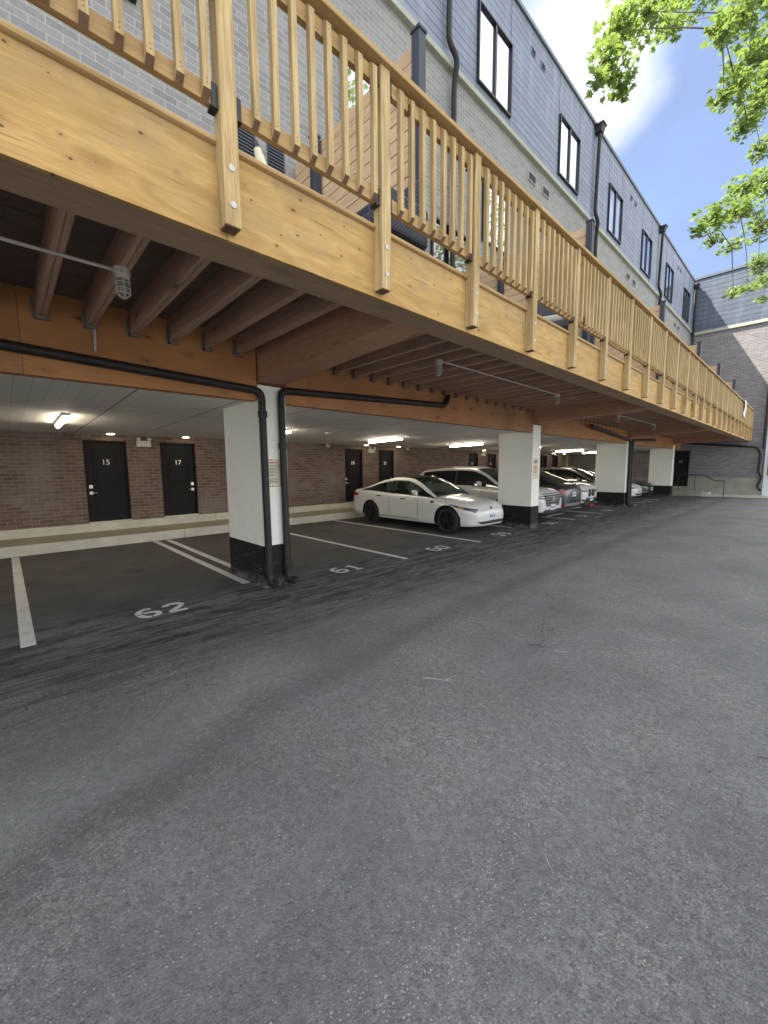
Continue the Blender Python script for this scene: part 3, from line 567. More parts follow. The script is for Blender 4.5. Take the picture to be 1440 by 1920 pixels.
# guard: posts, rails, balusters
pm = MB(); pm.box(XF, XO, -.044, .044, 2.955, 4.40); pmesh = pm.mesh('guard_post', W_POST_Z)
cmesh = MB().box(XF + .006, XO - .006, -.038, .038, 2.952, 2.956).mesh('post_end', W_END)
bmesh_ = MB().disc((XO - .001, 0, 0), (1, 0, 0), .017, .006, 12).mesh('carriage_bolt', GALV, True)
for y in posts:
    p = link('guard_post', pmesh, deck, (0, y, 0), bev=.004); p.matrix_parent_inverse = Matrix.Translation(-Vector(deck.location))
    link('carriage_bolt', bmesh_, p, (0, 0, 3.06)); link('carriage_bolt', bmesh_, p, (0, 0, 3.24)); link('post_end', cmesh, p)
RX0, RX1 = XF + .02, XF + .058
brmeshes = []
for sy in (-1, 1):
    brk = MB(); y0 = sy * .044; pr = [(RX0 - .010, y0), (RX0 - .010, sy * .050), (RX1 + .010, sy * .050), (RX1 + .010, sy * .078), (RX1 + .001, sy * .078), (RX1 + .001, y0)]
    brk.box(RX0 - .012, RX1 + .012, min(y0, sy * .080), max(y0, sy * .080), -.014, -.002)
    b0 = len(brk.v); brk.add([(x, y, -.002) for x, y in pr[2:]] + [(x, y, .10) for x, y in pr[2:]], [(k, (k + 1) % 4, 4 + (k + 1) % 4, 4 + k) for k in range(4)] + [(0, 1, 2, 3), (4, 5, 6, 7)])
    me_ = brk.mesh('rail_bracket', BLACK); bm = bmesh.new(); bm.from_mesh(me_); bmesh.ops.recalc_face_normals(bm, faces=bm.faces); bm.to_mesh(me_); bm.free(); brmeshes.append(me_)
for a, b in zip(posts[:-1], posts[1:]):
    lr = dk(B(RX0, RX1, a + .046, b - .046, 3.52, 3.61), 'lower_rail', W_RAIL_Y, bev=.003)
    dk(B(RX0, RX1, a + .046, b - .046, 4.28, 4.37), 'upper_rail', W_RAIL_Y)
    # rounded nosing board over the fascia
    n = MB(); pr = [(XF - .10, 3.402), (XF - .10, 3.372), (XF + .012, 3.372), (XF + .024, 3.379), (XF + .028, 3.390), (XF + .024, 3.402), (XF + .012, 3.409), (XF - .10, 3.411)]
    y0, y1 = a + .045, b - .045; m_ = len(pr)
    n.add([(x, y0, z) for x, z in pr] + [(x, y1, z) for x, z in pr], [(k, (k + 1) % m_, m_ + (k + 1) % m_, m_ + k) for k in range(m_)] + [tuple(range(m_))[::-1], tuple(range(m_, 2 * m_))])
    dk(n, 'nosing_board', W_RAIL_Y, smooth=True)
for y in posts[4:28]:
    for z in (3.52, 4.28):
        for q in brmeshes:
            p = link('rail_bracket', q, deck, (0, y, z)); p.matrix_parent_inverse = Matrix.Translation(-Vector(deck.location))
ys = [posts[0]] + [y + .02 for y in posts[4::4]] + [posts[-1]]
for a, b in zip(ys[:-1], ys[1:]): dk(B(XF - .025, XO + .03, a + .001, b - .001, 4.40, 4.438), 'top_rail', W_RAIL_Y, bev=.006)
def bal(mb, y, z0=3.515, z1=4.375):
    x0, x1 = RX1 + .001, RX1 + .039; h = .018
    mb.hexa([(x0, y - h, z0 - .0), (x1, y - h, z0 + .034), (x1, y + h, z0 + .034), (x0, y + h, z0), (x0, y - h, z1), (x1, y - h, z1 - .034), (x1, y + h, z1 - .034), (x0, y + h, z1)])
    mb.mi[-6] = 1
    for zz in (z0 + .055, z0 + .075, z1 - .05, z1 - .07): mb.box(x1, x1 + .0015, y - .003, y + .003, zz, zz + .005, 1)
bb = MB(); bal(bb, 0); bb.v = [(x, y_, z - 3.945) for x, y_, z in bb.v]; balm = bb.mesh('baluster', [W_POST_Z, W_END])
ally = []
for a, b in zip(posts[:-1], posts[1:]):
    for k in range(8): ally.append(a + .155 + .1235 * k)
near = sorted([y for y in ally if y > -.6])[:100]; rest = [y for y in ally if y not in near]
for y in near:
    o = link('baluster', balm, deck, (random.uniform(-.001, .001), y + random.uniform(-.004, .004), 3.945 + random.uniform(-.006, .006)), bev=.0025)
    o.matrix_parent_inverse = Matrix.Translation(-Vector(deck.location)); o.rotation_euler = (R(random.uniform(-.3, .3)), 0, 0)
rb = MB(); [bal(rb, y) for y in rest]; o = dk(rb, 'baluster', [W_POST_Z, W_END]); o['kind'] = 'stuff'; o['label'] = 'far run of closely spaced balusters'

# ------------------------------------------------------------------ privacy fences on the deck
FENCE_LB = ['nearest cedar privacy screen with tall charcoal post standing behind the deck guard', 'second cedar privacy screen along the deck, below the second drainpipe', 'third cedar privacy screen along the deck, beside the third drainpipe', 'fourth cedar privacy screen along the deck, in front of the mauve brick wing', 'fifth cedar privacy screen along the deck', 'farthest cedar privacy screen at the end of the deck']
for i, y in enumerate((3.25, 7.66, 12.6, 17.55, 21.8, 26.5)):
    t = thing('privacy_screen', FENCE_LB[i], 'privacy screen', (-2.85, y, 3.4), 'privacy screens between the deck plots')
    for x in (-2.90, -4.55):
        pp = B(-.05, .05, -.05, .05, 0, 2.42 if x == -2.90 else 2.36).build('post', BLUEBLK, t, (x + 2.85, -.0 if x == -2.90 else -.09, 0), bev=.004)
        c = B(-.06, .06, -.06, .06, 0, .03).build('post_cap', BLUEBLK, pp, (0, 0, 2.42 if x == -2.90 else 2.36), bev=.004)
    for q in range(16):
        z = .06 + q * .145
        B(-2.29, -.11, -.014, .014, z, z + .135).build('plank', W_FENCE, t, (0, random.uniform(-.002, .002), 0), bev=.003)

# ------------------------------------------------------------------ drainpipes
def pipe(name, label, pts, r, extra=None, rnd=True, group='dark drainpipes'):
    P = [Vector(p) for p in pts]; Q = [P[0]]
    for i in range(1, len(P) - 1):
        a = (P[i - 1] - P[i]); b = (P[i + 1] - P[i]); rr = min(.11, a.length * .45, b.length * .45)
        p0 = P[i] + a.normalized() * rr; p1 = P[i] + b.normalized() * rr
        for k in range(7):
            t = k / 6; Q.append(p0 * (1 - t) ** 2 + P[i] * 2 * t * (1 - t) + p1 * t * t)
    Q.append(P[-1]); mb = MB(); mb.tube(Q, r, 14)
    t = thing(name, label, 'drainpipe', tuple(P[-1]), group)
    o = mb.build('pipe', PIPE, t, smooth=True); o.matrix_parent_inverse = Matrix.Translation(-Vector(t.location))
    for e in (extra or []):
        m2 = MB(); a, b, rr = e; m2.tube([a, b], rr, 16); o = m2.build('pipe_collar', PIPE, t, smooth=True); o.matrix_parent_inverse = Matrix.Translation(-Vector(t.location))
    return t
pipe('drainpipe', 'dark drainpipe sloping in from the left and down the left edge of the nearest pillar', [(-5.09, -4.0, 2.98), (-5.09, 2.585, 2.70), (-5.085, 2.60, .16), (-5.0, 2.64, .06)], .049, [((-5.09, 2.59, 2.36), (-5.09, 2.59, 2.44), .062), ((-5.088, 2.6, .26), (-5.088, 2.6, .36), .064), ((-5.08, 2.6, .1), (-4.98, 2.64, .08), .06)])
pipe('drainpipe', 'dark drainpipe with hooked end under the joists, down the nearest pillar’s right edge', [(-5.09, 6.62, 3.10), (-5.09, 6.52, 2.90), (-5.09, 2.87, 2.745), (-5.085, 2.885, .16), (-5.0, 2.94, .06)], .049, [((-5.09, 2.875, 1.95), (-5.09, 2.875, 2.03), .062), ((-5.088, 2.885, .26), (-5.088, 2.885, .36), .064), ((-5.08, 2.89, .1), (-4.98, 2.94, .08), .06)])
pipe('drainpipe', 'dark drainpipe sloping from the left to the third pillar and down its front', [(-4.95, 13.9, 2.98), (-5.08, 18.55, 2.70), (-5.08, 18.58, .12), (-4.98, 18.62, .05)], .055)
pipe('drainpipe', 'dark drainpipe from the right down the front of the third pillar', [(-5.08, 22.2, 2.86), (-5.08, 18.82, 2.72), (-5.08, 18.84, .12), (-4.98, 18.9, .05)], .055)
def head_pipe(y, z_top, pts, label):
    t = pipe('rain_leader', label, [(-5.0, y, z_top)] + pts, .05, group='rain leaders on the siding')
    m2 = MB(); m2.hexa([(-5.11, y - .09, z_top - .05), (-4.93, y - .09, z_top - .05), (-4.93, y + .09, z_top - .05), (-5.11, y + .09, z_top - .05), (-5.11, y - .13, z_top + .14), (-4.88, y - .13, z_top + .14), (-4.88, y + .13, z_top + .14), (-5.11, y + .13, z_top + .14)])
    m2.box(-5.11, -4.86, y - .15, y + .15, z_top + .14, z_top + .17)
    o = m2.build('rain_head', PIPE, t); o.matrix_parent_inverse = Matrix.Translation(-Vector(t.location))
head_pipe(6.45, 11.5, [(-5.03, 6.45, 9.3), (-4.96, 6.62, 9.05), (-5.06, 6.66, 8.7), (-5.06, 6.66, 3.45)], 'nearest rain leader, offset at the ledge above the tall charcoal fence post')
head_pipe(13.62, 11.5, [(-5.04, 13.62, 9.3), (-4.98, 13.75, 9.05), (-5.06, 13.85, 8.7), (-5.06, 13.85, 3.45)], 'second rain leader, with a box head breaking the roof line')
head_pipe(21.0, 11.5, [(-5.04, 21.0, 9.3), (-4.98, 21.25, 9.02), (-5.06, 21.35, 8.7), (-5.06, 21.35, 3.45)], 'third rain leader, swan necked at the ledge')
head_pipe(28.3, 11.3, [(-5.0, 28.3, 8.9), (-5.0, 28.3, 3.45)], 'rain leader in the corner where block and end wing meet')
pipe('drainpipe', 'dark drainpipe crossing the mauve brick wing and kinking down at the pale wall', [(-5.0, 28.5, 2.95), (-2.0, 28.45, 2.60), (-1.83, 28.42, 2.3), (-1.86, 28.42, 1.35), (-1.72, 28.4, 1.05), (-1.86, 28.42, .55), (-1.70, 28.3, .35)], .05)
pipe('rain_leader', 'tall rain leader down the edge between mauve brick and pale wall', [(-1.72, 28.42, 9.9), (-1.74, 28.42, 2.5)], .05, group='rain leaders on the siding')

# ------------------------------------------------------------------ lamps
LB = ['caged jar lamp hanging nearest, left under the deck joists', 'caged jar lamp right of the nearest pillar under the joists', 'third caged jar lamp along the conduit', 'fourth caged jar lamp, before the third pillar', 'farthest caged jar lamp under the deck']
LAMPY = [(-3.56, .75), (-3.6, 4.45), (-3.63, 8.26), (-3.9, 12.9), (-3.92, 16.8)]
FROST = NM('jar_glass'); FROST.set(col=(0.45, 0.43, 0.38), rough=0.25, **{'Transmission Weight': 0.55}); FROST = FROST.m
JAM = plain('dusty_grey_metal', (0.52, 0.48, 0.41), 0.6, 0.2, var=0.3, sc=40)
for i, (x, y) in enumerate(LAMPY):
    t = thing('cage_lamp', LB[i], 'lamp', (x, y, 3.13), 'caged lamps under the deck')
    b = MB(); b.tube([(0, 0, 0), (0, 0, -.045)], .055, 16); b.tube([(0, 0, -.045), (0, 0, -.075)], [.05, .045], 16); b.build('lamp_base', JAM, t, smooth=True)
    b = MB(); b.tube([(0, 0, -.07), (0, 0, -.16), (0, 0, -.185)], [.036, .036, .02], 16); j = b.build('glass_jar', FROST, t, smooth=True)
    b = MB(); b.tube([(0, 0, -.075), (0, 0, -.10), (0, 0, -.15)], [.013, .015, .013], 10); b.build('bulb', PLASTIC_W, t, smooth=True)
    b = MB()
    for k in range(6):
        a = k * math.pi / 3; c, s = math.cos(a), math.sin(a); b.tube([(.048 * c, .048 * s, -.06), (.048 * c, .048 * s, -.175), (.018 * c, .018 * s, -.20)], .0035, 6)
    for z in (-.10, -.14, -.175): b.tube([(.048 * math.cos(2 * math.pi * k / 16), .048 * math.sin(2 * math.pi * k / 16), z) for k in range(17)], .003, 6)
    b.disc((0, 0, -.205), (0, 0, 1), .02, .006); b.build('wire_cage', JAM, t, smooth=True)
CL = [((-3.62, -4.5, 3.118), (-3.58, .70, 3.118), 'grey conduit running from the left to the nearest caged lamp'), ((-3.58, 4.5, 3.118), (-3.63, 8.2, 3.118), 'grey conduit between the second and third caged lamps'), ((-3.88, 12.95, 3.118), (-3.9, 16.75, 3.118), 'grey conduit between the two far caged lamps'), ]
for a, b_, lb in CL:
    o = MB().tube([a, b_], .0125, 8).build('conduit', CONDUIT, smooth=True); tag(o, lb, 'conduit', 'conduits under the deck')
o = MB().tube([(-5.128, .80, 3.13), (-5.128, .80, 3.0), (-5.12, .79, 2.88)], .0125, 8).build('conduit', CONDUIT, smooth=True); tag(o, 'short grey conduit running down the wall beam behind the nearest caged lamp', 'conduit', 'conduits under the deck')
def czf(x): return 2.50 + (x + 11.5) / 6.21 * .12
TUBES = [(0.8, 'batten light nearest the left edge, over bay 62'), (4.75, 'batten light seen just right of the nearest pillar'), (8.35, 'batten light over the white sedan'), (12.45, 'batten light left of the second pillar'), (16.9, 'batten light hidden mostly by the second pillar'), (21.7, 'left of the two far batten lights'), (25.4, 'right of the two far batten lights'), (-3.2, 'batten light outside the left edge')]
for y, lb in TUBES:
    xa, xb = -9.5, -8.05; za = czf(xa)
    t = thing('batten_light', lb, 'light', ((xa + xb) / 2, y, czf((xa + xb) / 2)), 'batten lights on the garage ceiling')
    B(-.73, .73, -.045, .045, -.04, -.0).build('batten', PLASTIC_W, t)
    m2 = MB(); m2.tube([(-.70, 0, -.062), (.70, 0, -.062)], .034, 12); m2.build('tube', TUBE, t, smooth=True)
    t.rotation_euler.y = -math.atan(.12 / 6.21)
DLB = [(1.85, -10.95), (3.45, -10.95), (9.5, -10.95), (11.15, -10.95), (17.05, -10.95), (18.6, -10.95), (24.7, -10.95), (26.3, -10.95)]
DN = ['fifteen', 'seventeen', 'nineteen', 'twenty one', 'twenty three', 'twenty five', 'twenty seven', 'twenty nine']
for (y, x), nme in zip(DLB, DN):
    t = thing('downlight', 'small round ceiling downlight before the door marked %s' % nme, 'light', (x, y, czf(x)), 'downlights before the storage doors')
    m2 = MB(); m2.tube([(0, 0, .0), (0, 0, -.02)], [.10, .09], 20); m2.build('trim_ring', PLASTIC_W, t, smooth=True)
    m2 = MB(); m2.tube([(0, 0, -.02), (0, 0, -.028)], [.075, .07], 20); m2.build('lens', DOWN, t, smooth=True)
for (x, y, lb) in ((-8.28, 5.92, 'small round sensor on the ceiling over bay 60'),):
    t = thing('ceiling_sensor', lb, 'sensor', (x, y, czf(x))); m2 = MB(); m2.tube([(0, 0, 0), (0, 0, -.03), (0, 0, -.05)], [.07, .065, .04], 16); m2.build('housing', PLASTIC_W, t, smooth=True)
# emergency twin lights
for y, lb in ((2.57, 'twin headed emergency light between the two nearest doors'), (10.03, 'twin headed emergency light above and left of the white sedan'), (17.5, 'twin headed emergency light above the white sport utility vehicle')):
    t = thing('emergency_light', lb, 'emergency light', (-11.3, y, 2.33), 'emergency lights on the brick')
    B(.0, .07, -.15, .15, -.09, .05).build('battery_box', PLASTIC_W, t, bev=.006)
    for s in (-1, 1):
        m2 = MB(); m2.tube([(.04, s * .09, .05), (.05, s * .09, .09)], .012, 8); m2.tube([(.03, s * .1, .10), (.11, s * .12, .085)], [.03, .045], 12); m2.build('lamp_head', PLASTIC_W, t, smooth=True)
for y, x, lb in ((8.0, -11.2, 'white camera under the ceiling left of door 19'), (11.9, -11.2, 'white camera under the ceiling right of door 21'), (24.9, -10.9, 'white camera among the far doors')):
    t = thing('security_camera', lb, 'camera', (x, y, czf(x)), 'security cameras on the ceiling')
    m2 = MB(); m2.tube([(0, 0, 0), (0, 0, -.05)], .05, 14); m2.build('mount', PLASTIC_W, t, smooth=True)
    m2 = MB(); m2.tube([(-.04, -.03, -.08), (.10, .0, -.10)], .035, 12); m2.build('camera_body', PLASTIC_W, t, smooth=True)
t = thing('wall_pipe', 'pair of pale vertical pipes on the garage wall behind the far cars', 'pipe', (-11.2, 27.4, .47))
for yy in (-.12, .12): MB().tube([(0, yy, 0), (0, yy, 2.02)], .03, 10).build('pipe', CONDUIT, t, smooth=True)

# ------------------------------------------------------------------ parking signs
SIGN = plain('sign_face', (0.70, 0.64, 0.48), 0.5, var=0.04); INK = plain('sign_ink', (0.03, 0.03, 0.03), 0.6); INKR = plain('sign_red_ink', (0.45, 0.10, 0.07), 0.6)
def sign(y0, y1, z0, z1, label, lines, x=-5.15):
    yc = (y0 + y1) / 2; zc = (z0 + z1) / 2; hw = (y1 - y0) / 2; hh = (z1 - z0) / 2
    t = thing('parking_sign', label, 'sign', (x, yc, zc))
    B(.0, .004, -hw, hw, -hh, hh).build('sign_plate', SIGN, t, bev=.001)
    bd = MB(); e = .008
    for a, b, c, d_ in ((-hw + e, hw - e, hh - e - .004, hh - e), (-hw + e, hw - e, -hh + e, -hh + e + .004), (-hw + e, -hw + e + .004, -hh + e, hh - e), (hw - e - .004, hw - e, -hh + e, hh - e)): bd.box(.004, .005, a, b, c, d_)
    for s in (-1, 1): bd.disc((.004, 0, s * (hh - .014)), (1, 0, 0), .006, .003, 10)
    bd.build('border', INK, t)
    for s_, sz, z, m in lines:
        if s_[0] == '~':
            mb = MB(); n = int(s_[1:]); xx = -hw + .03
            for k in range(n):
                l = random.uniform(.008, .02)
                if xx + l > hw - .03: break
                mb.box(.004, .005, xx, xx + l, z - sz / 2, z + sz / 2); xx += l + .006
            mb.build('small_print', m, t)
        else:
            o = link('lettering', text_mesh(s_, sz, m, .0006), t, (.005, 0, z)); o.rotation_euler = (R(90), 0, R(90)); o.scale.x = .92
sign(2.595, 2.855, 1.42, 1.81, 'cream sign reading authorized resident parking only between the drainpipes on the nearest pillar',
     [('~14', .026, .145, INKR), ('AUTHORIZED', .047, .098, INK), ('RESIDENT', .047, .055, INK), ('PARKING', .047, .012, INK), ('ONLY', .047, -.031, INK), ('~13', .008, -.075, INK), ('~13', .008, -.095, INK), ('~9', .008, -.115, INK), ('~10', .008, -.135, INK)])
sign(10.42, 10.70, 1.36, 1.9, 'pale sign with orange lettering on the front of the second pillar', [('~12', .05, .19, INK), ('~9', .012, .13, INK), ('~9', .03, .05, INKR), ('~9', .03, .0, INKR), ('~9', .03, -.05, INKR), ('~9', .03, -.10, INKR), ('~9', .012, -.17, INKR)])
t = thing('notice_board', 'red notice with pale face on the pale wall at the right edge', 'sign', (-1.35, 28.48, 1.9))
B(-.17, .3, -.02, .0, -.75, .4).build('backing', REDP, t); B(-.1, .23, -.025, -.021, -.5, .2).build('face', PLASTIC_W, t)

# ------------------------------------------------------------------ cars
def smooth_curve(pts):
    xs = np.array([p[0] for p in pts], float); ys = np.array([p[1] for p in pts], float)
    d = np.diff(ys) / np.diff(xs); m = np.zeros(len(xs)); m[0] = d[0]; m[-1] = d[-1]
    for i in range(1, len(xs) - 1): m[i] = 0 if d[i - 1] * d[i] <= 0 else 2 * d[i - 1] * d[i] / (d[i - 1] + d[i])
    def f(x):
        x = min(max(x, xs[0]), xs[-1]); i = min(int(np.searchsorted(xs, x, 'right')) - 1, len(xs) - 2); h = xs[i + 1] - xs[i]; t = (x - xs[i]) / h
        return float((2 * t**3 - 3 * t**2 + 1) * ys[i] + (t**3 - 2 * t**2 + t) * h * m[i] + (-2 * t**3 + 3 * t**2) * ys[i + 1] + (t**3 - t**2) * h * m[i + 1])
    return f
def car(name, label, cat, loc, rev, sp):
    """sp: L W wb_r wb_f wheel deck(top line of body) bot green(xr, xf) roof(line) paint rim glass roofmat seat"""
    L, W = sp['L'], sp['W']; t = thing(name, label, cat, loc, sp.get('group'), R(180) if rev else 0)
    zt = smooth_curve(sp['deck']); zb = smooth_curve(sp['bot']); plan = smooth_curve(sp['plan']); roof = smooth_curve(sp['roof'])
    hx = L / 2; xs = [-hx + L * i / 70 for i in range(71)]
    def ring(x, sc=1.0, xo=None):
        w_ = plan(x) * W / 2; b, tp = zb(x), zt(x); mid = b + (tp - b) * .55; cz = (b + tp) / 2
        # half section from bottom centre to top centre
        P = [(0, b), (.72 * w_, b), (.93 * w_, b + .03), (.975 * w_, b + .10), (.985 * w_, b + .2 * (tp - b)), (.975 * w_, b + .36 * (tp - b)), (1.0 * w_, b + .60 * (tp - b)), (.995 * w_, b + .74 * (tp - b)), (.975 * w_, tp - .08), (.93 * w_, tp - .025), (.86 * w_, tp), (.6 * w_, tp + .028), (.3 * w_, tp + .042), (0, tp + .047)]
        return [(x if xo is None else xo, y * sc, cz + (z - cz) * sc) for y, z in P]
    secs = [ring(-hx, .80, -hx - .035), ring(-hx, .93, -hx - .022)] + [ring(x) for x in xs] + [ring(hx, .93, hx + .022), ring(hx, .80, hx + .035)]
    n = len(secs[0]); full = []
    for s_ in secs: full.append(s_ + [(x, -y, z) for x, y, z in s_[-2:0:-1]])
    m_ = len(full[0]); mb = MB(); vs = [v for s_ in full for v in s_]
    fs = [(i * m_ + k, (i + 1) * m_ + k, (i + 1) * m_ + (k + 1) % m_, i * m_ + (k + 1) % m_) for i in range(len(full) - 1) for k in range(m_)]
    fs += [tuple(range(m_)), tuple((len(full) - 1) * m_ + k for k in range(m_))[::-1]]
    mb.add(vs, fs)
    # dark cabin floor under the greenhouse, sills below a black cladding line
    for fi, f in enumerate(mb.f):
        c = np.mean([mb.v[i] for i in f], axis=0)
        if sp['green'][0] + .12 < c[0] < sp['green'][1] - .25 and c[2] > zt(c[0]) - .01 and abs(c[1]) < W * .42: mb.mi[fi] = 1
        if c[2] < sp.get('clad', 0): mb.mi[fi] = 1
    me = mb.mesh('body', [sp['paint'], TRIMB], True, 40)
    bm = bmesh.new(); bm.from_mesh(me); bmesh.ops.recalc_face_normals(bm, faces=bm.faces); bm.to_mesh(me); bm.free()
    bo = link('body', me, t); r = sp['wheel']
    cut = MB()
    for wx in (sp['wr'], sp['wf']):
        for s_ in (-1, 1): cut.tube([(wx, s_ * (W / 2 - .30), r - .0), (wx, s_ * (W / 2 + .2), r - .0)], r + .055, 36)
    cm = cut.mesh('cut', [TRIMB]); co = link('cut', cm); bm = bmesh.new(); bm.from_mesh(cm); bmesh.ops.recalc_face_normals(bm, faces=bm.faces); bm.to_mesh(cm); bm.free()
    md = bo.modifiers.new('b', 'BOOLEAN'); md.operation = 'DIFFERENCE'; md.object = co; md.solver = 'EXACT'; md.material_mode = 'TRANSFER'
    bo.parent = None; dg = bpy.context.evaluated_depsgraph_get(); dg.update(); nm = bpy.data.meshes.new_from_object(bo.evaluated_get(dg)); bo.modifiers.clear()
    bvh_me = me; bo.data = nm; nm.name = 'body'; bpy.data.objects.remove(co); bo.parent = t; nm.set_sharp_from_angle(angle=R(40))
    # greenhouse
    x0, x1 = sp['green']; gx = [x0 + (x1 - x0) * i / 60 for i in range(61)]; lean = sp.get('lean', .42)
    def gring(x):
        base = zt(x) - .03; tp = max(roof(x), base + .012); wb = plan(x) * W / 2 * .915; hgt = tp - base; e = min(.07, hgt * .35)
        wt = wb - (hgt - e) * lean
        return [(x, wb, base), (x, wb - (hgt - e) * lean * .30, base + (hgt - e) * .36), (x, wb - (hgt - e) * lean * .64, base + (hgt - e) * .70), (x, wt, tp - e), (x, wt - e * .55, tp - e * .35), (x, wt * .80, tp - .002), (x, wt * .45, tp + .015), (x, 0, tp + .02)]
    G_ = [gring(x) for x in gx]; k_ = len(G_[0]); mb = MB(); vs = []; 
    for s_ in G_: vs += s_ + [(x, -y, z) for x, y, z in s_[-2::-1]]
    w2 = 2 * k_ - 1; mb.add(vs, [(i * w2 + k, (i + 1) * w2 + k, (i + 1) * w2 + k + 1, i * w2 + k + 1) for i in range(60) for k in range(w2 - 1)])
    gme = mb.mesh('windows', [sp['glass']], True, 60); link('windows', gme, t)
    # painted cant rails (sweep of the window arch), pillars, roof skin
    cr_ = MB(); off = .007; t0 = sp.get('cant', (2.6, 4.6))
    def gp(s_, u):
        i = int(min(u, len(s_) - 1.001)); f_ = u - i; a, b = s_[i], s_[i + 1]; return [a[j] + (b[j] - a[j]) * f_ for j in range(3)]
    for sgn in (1, -1):
        rows = []
        for s_ in G_:
            row = []
            for q in range(5):
                x, y, z = gp(s_, t0[0] + (t0[1] - t0[0]) * q / 4); row.append((x, sgn * (y + off), z + off * .6))
            rows.append(row)
        cr_.add([p for r_ in rows for p in r_], [(i * 5 + k, i * 5 + k + 1, (i + 1) * 5 + k + 1, (i + 1) * 5 + k) if sgn > 0 else (i * 5 + k, (i + 1) * 5 + k, (i + 1) * 5 + k + 1, i * 5 + k + 1) for i in range(60) for k in range(4)])
    for (xa, xb_, kind) in sp.get('pillars', []):
        for sgn in (1, -1):
            rows = []
            for x in np.linspace(xa, xb_, 6):
                s_ = gring(x); rows.append([(p[0], sgn * (p[1] + off), p[2]) for p in [gp(s_, u) for u in np.linspace(0, 3.2, 5)]])
            mi = 0 if kind == 'p' else 1
            cr_.add([p for r_ in rows for p in r_], [(i * 5 + k, i * 5 + k + 1, (i + 1) * 5 + k + 1, (i + 1) * 5 + k) for i in range(5) for k in range(4)], mi)
    link('window_frame', cr_.mesh('window_frame', [sp['paint'], TRIMB], True, 60), t)
    if sp.get('roofx'):
        rf = MB(); rows = []
        for x in np.linspace(*sp['roofx'], 20):
            s_ = gring(x); half = [gp(s_, u) for u in np.linspace(3.3, 7, 8)]
            rows.append([(p[0], p[1], p[2] + .009) for p in half] + [(p[0], -p[1], p[2] + .009) for p in half[-2::-1]])
        rf.add([p for r_ in rows for p in r_], [(i * 15 + k, (i + 1) * 15 + k, (i + 1) * 15 + k + 1, i * 15 + k + 1) for i in range(19) for k in range(14)])
        link('roof', rf.mesh('roof', [sp['roofmat']], True, 60), t)
    # projected patches
    bv = BVHTree.FromPolygons([v.co[:] for v in bvh_me.vertices], [p.vertices[:] for p in bvh_me.polygons])
    gv = BVHTree.FromPolygons([v.co[:] for v in gme.vertices], [p.vertices[:] for p in gme.polygons])
    def patch(name, quad, d, mat, off=.004, n=10, tree=bv, lab=None):
        d = Vector(d).normalized(); mb = MB(); vs = []; a, b, c, e = [Vector(q) for q in quad]
        for i in range(n + 1):
            for j in range(n + 1):
                u, v = i / n, j / n; p = (a * (1 - u) + b * u) * (1 - v) + (e * (1 - u) + c * u) * v
                h = tree.ray_cast(p - d * 3, d); q = h[0] if h[0] is not None else p
                vs.append(q - d * off)
        mb.add(vs, [(i * (n + 1) + j, (i + 1) * (n + 1) + j, (i + 1) * (n + 1) + j + 1, i * (n + 1) + j + 1) for i in range(n) for j in range(n)])
        me = mb.mesh(name, mat, True, 60); bm = bmesh.new(); bm.from_mesh(me)
        for f in bm.faces:
            if f.normal.dot(d) > 0: f.normal_flip()
        bm.to_mesh(me); bm.free(); o = link(name, me, t)
        if lab: o['label'] = lab
        return o
    sp['detail'](t, patch, sp, zt, plan)
    # door seams and handles
    for x in sp.get('seams', []):
        for s_ in (-1, 1): patch('door_seam', [(x - .007, s_ * W, zb(x) + .12), (x + .007, s_ * W, zb(x) + .12), (x + .007, s_ * W, zt(x) - .03), (x - .007, s_ * W, zt(x) - .03)], (0, -s_, 0), TRIMB, .0025, 6)
    for x in sp.get('handles', []):
        for s_ in (-1, 1): patch('door_handle', [(x - .10, s_ * W, zt(x) - .135), (x + .10, s_ * W, zt(x) - .135), (x + .10, s_ * W, zt(x) - .105), (x - .10, s_ * W, zt(x) - .105)], (0, -s_, 0), sp.get('handlemat', TRIMB), .006, 4)
    for s_ in (-1, 1):
        x_ = sp['seams'][0]; xe = sp['seams'][1]
        patch('door_seam', [(-sp['L'] / 2 + 1.25, s_ * W, zb(0) + .115), (xe, s_ * W, zb(0) + .105), (xe, s_ * W, zb(0) + .12), (-sp['L'] / 2 + 1.25, s_ * W, zb(0) + .13)], (0, -s_, 0), TRIMB, .0025, 8)
        xh = sp['green'][1]; patch('hood_seam', [(xh - .12, s_ * W * .445, 2), (L / 2 - .32, s_ * W * .37, 2), (L / 2 - .32, s_ * W * .37 - s_ * .014, 2), (xh - .12, s_ * W * .445 - s_ * .014, 2)], (0, 0, -1), TRIMB, .003, 10)
    for s_ in (-1, 1):
        mx = sp['mirror']; z = zt(mx) + .075; y = s_ * (plan(mx) * W / 2 * .93)
        m2 = MB(); m2.tube([(mx, y, z - .06), (mx - .01, y + s_ * .06, z - .03)], .02, 8)
        m2.tube([(mx + .07, y + s_ * .11, z + .0), (mx + .05, y + s_ * .11, z), (mx - .02, y + s_ * .115, z + .01), (mx - .05, y + s_ * .115, z + .01)], [.035, .062, .075, .07], 14)
        o = m2.build('side_mirror', [sp['paint']], t, smooth=True); o.scale.z = 1.0
    # wheels
    tb = MB(); prof = [(r * .70, .10), (r * .86, .115), (r * .97, .10), (r, .075), (r, -.075), (r * .97, -.10), (r * .86, -.115), (r * .70, -.10)]; nn = 40
    tb.add([(a * math.cos(2 * math.pi * k / nn), b, a * math.sin(2 * math.pi * k / nn)) for k in range(nn) for a, b in prof], [(k * 8 + j, ((k + 1) % nn) * 8 + j, ((k + 1) % nn) * 8 + (j + 1) % 8, k * 8 + (j + 1) % 8) for k in range(nn) for j in range(8)])
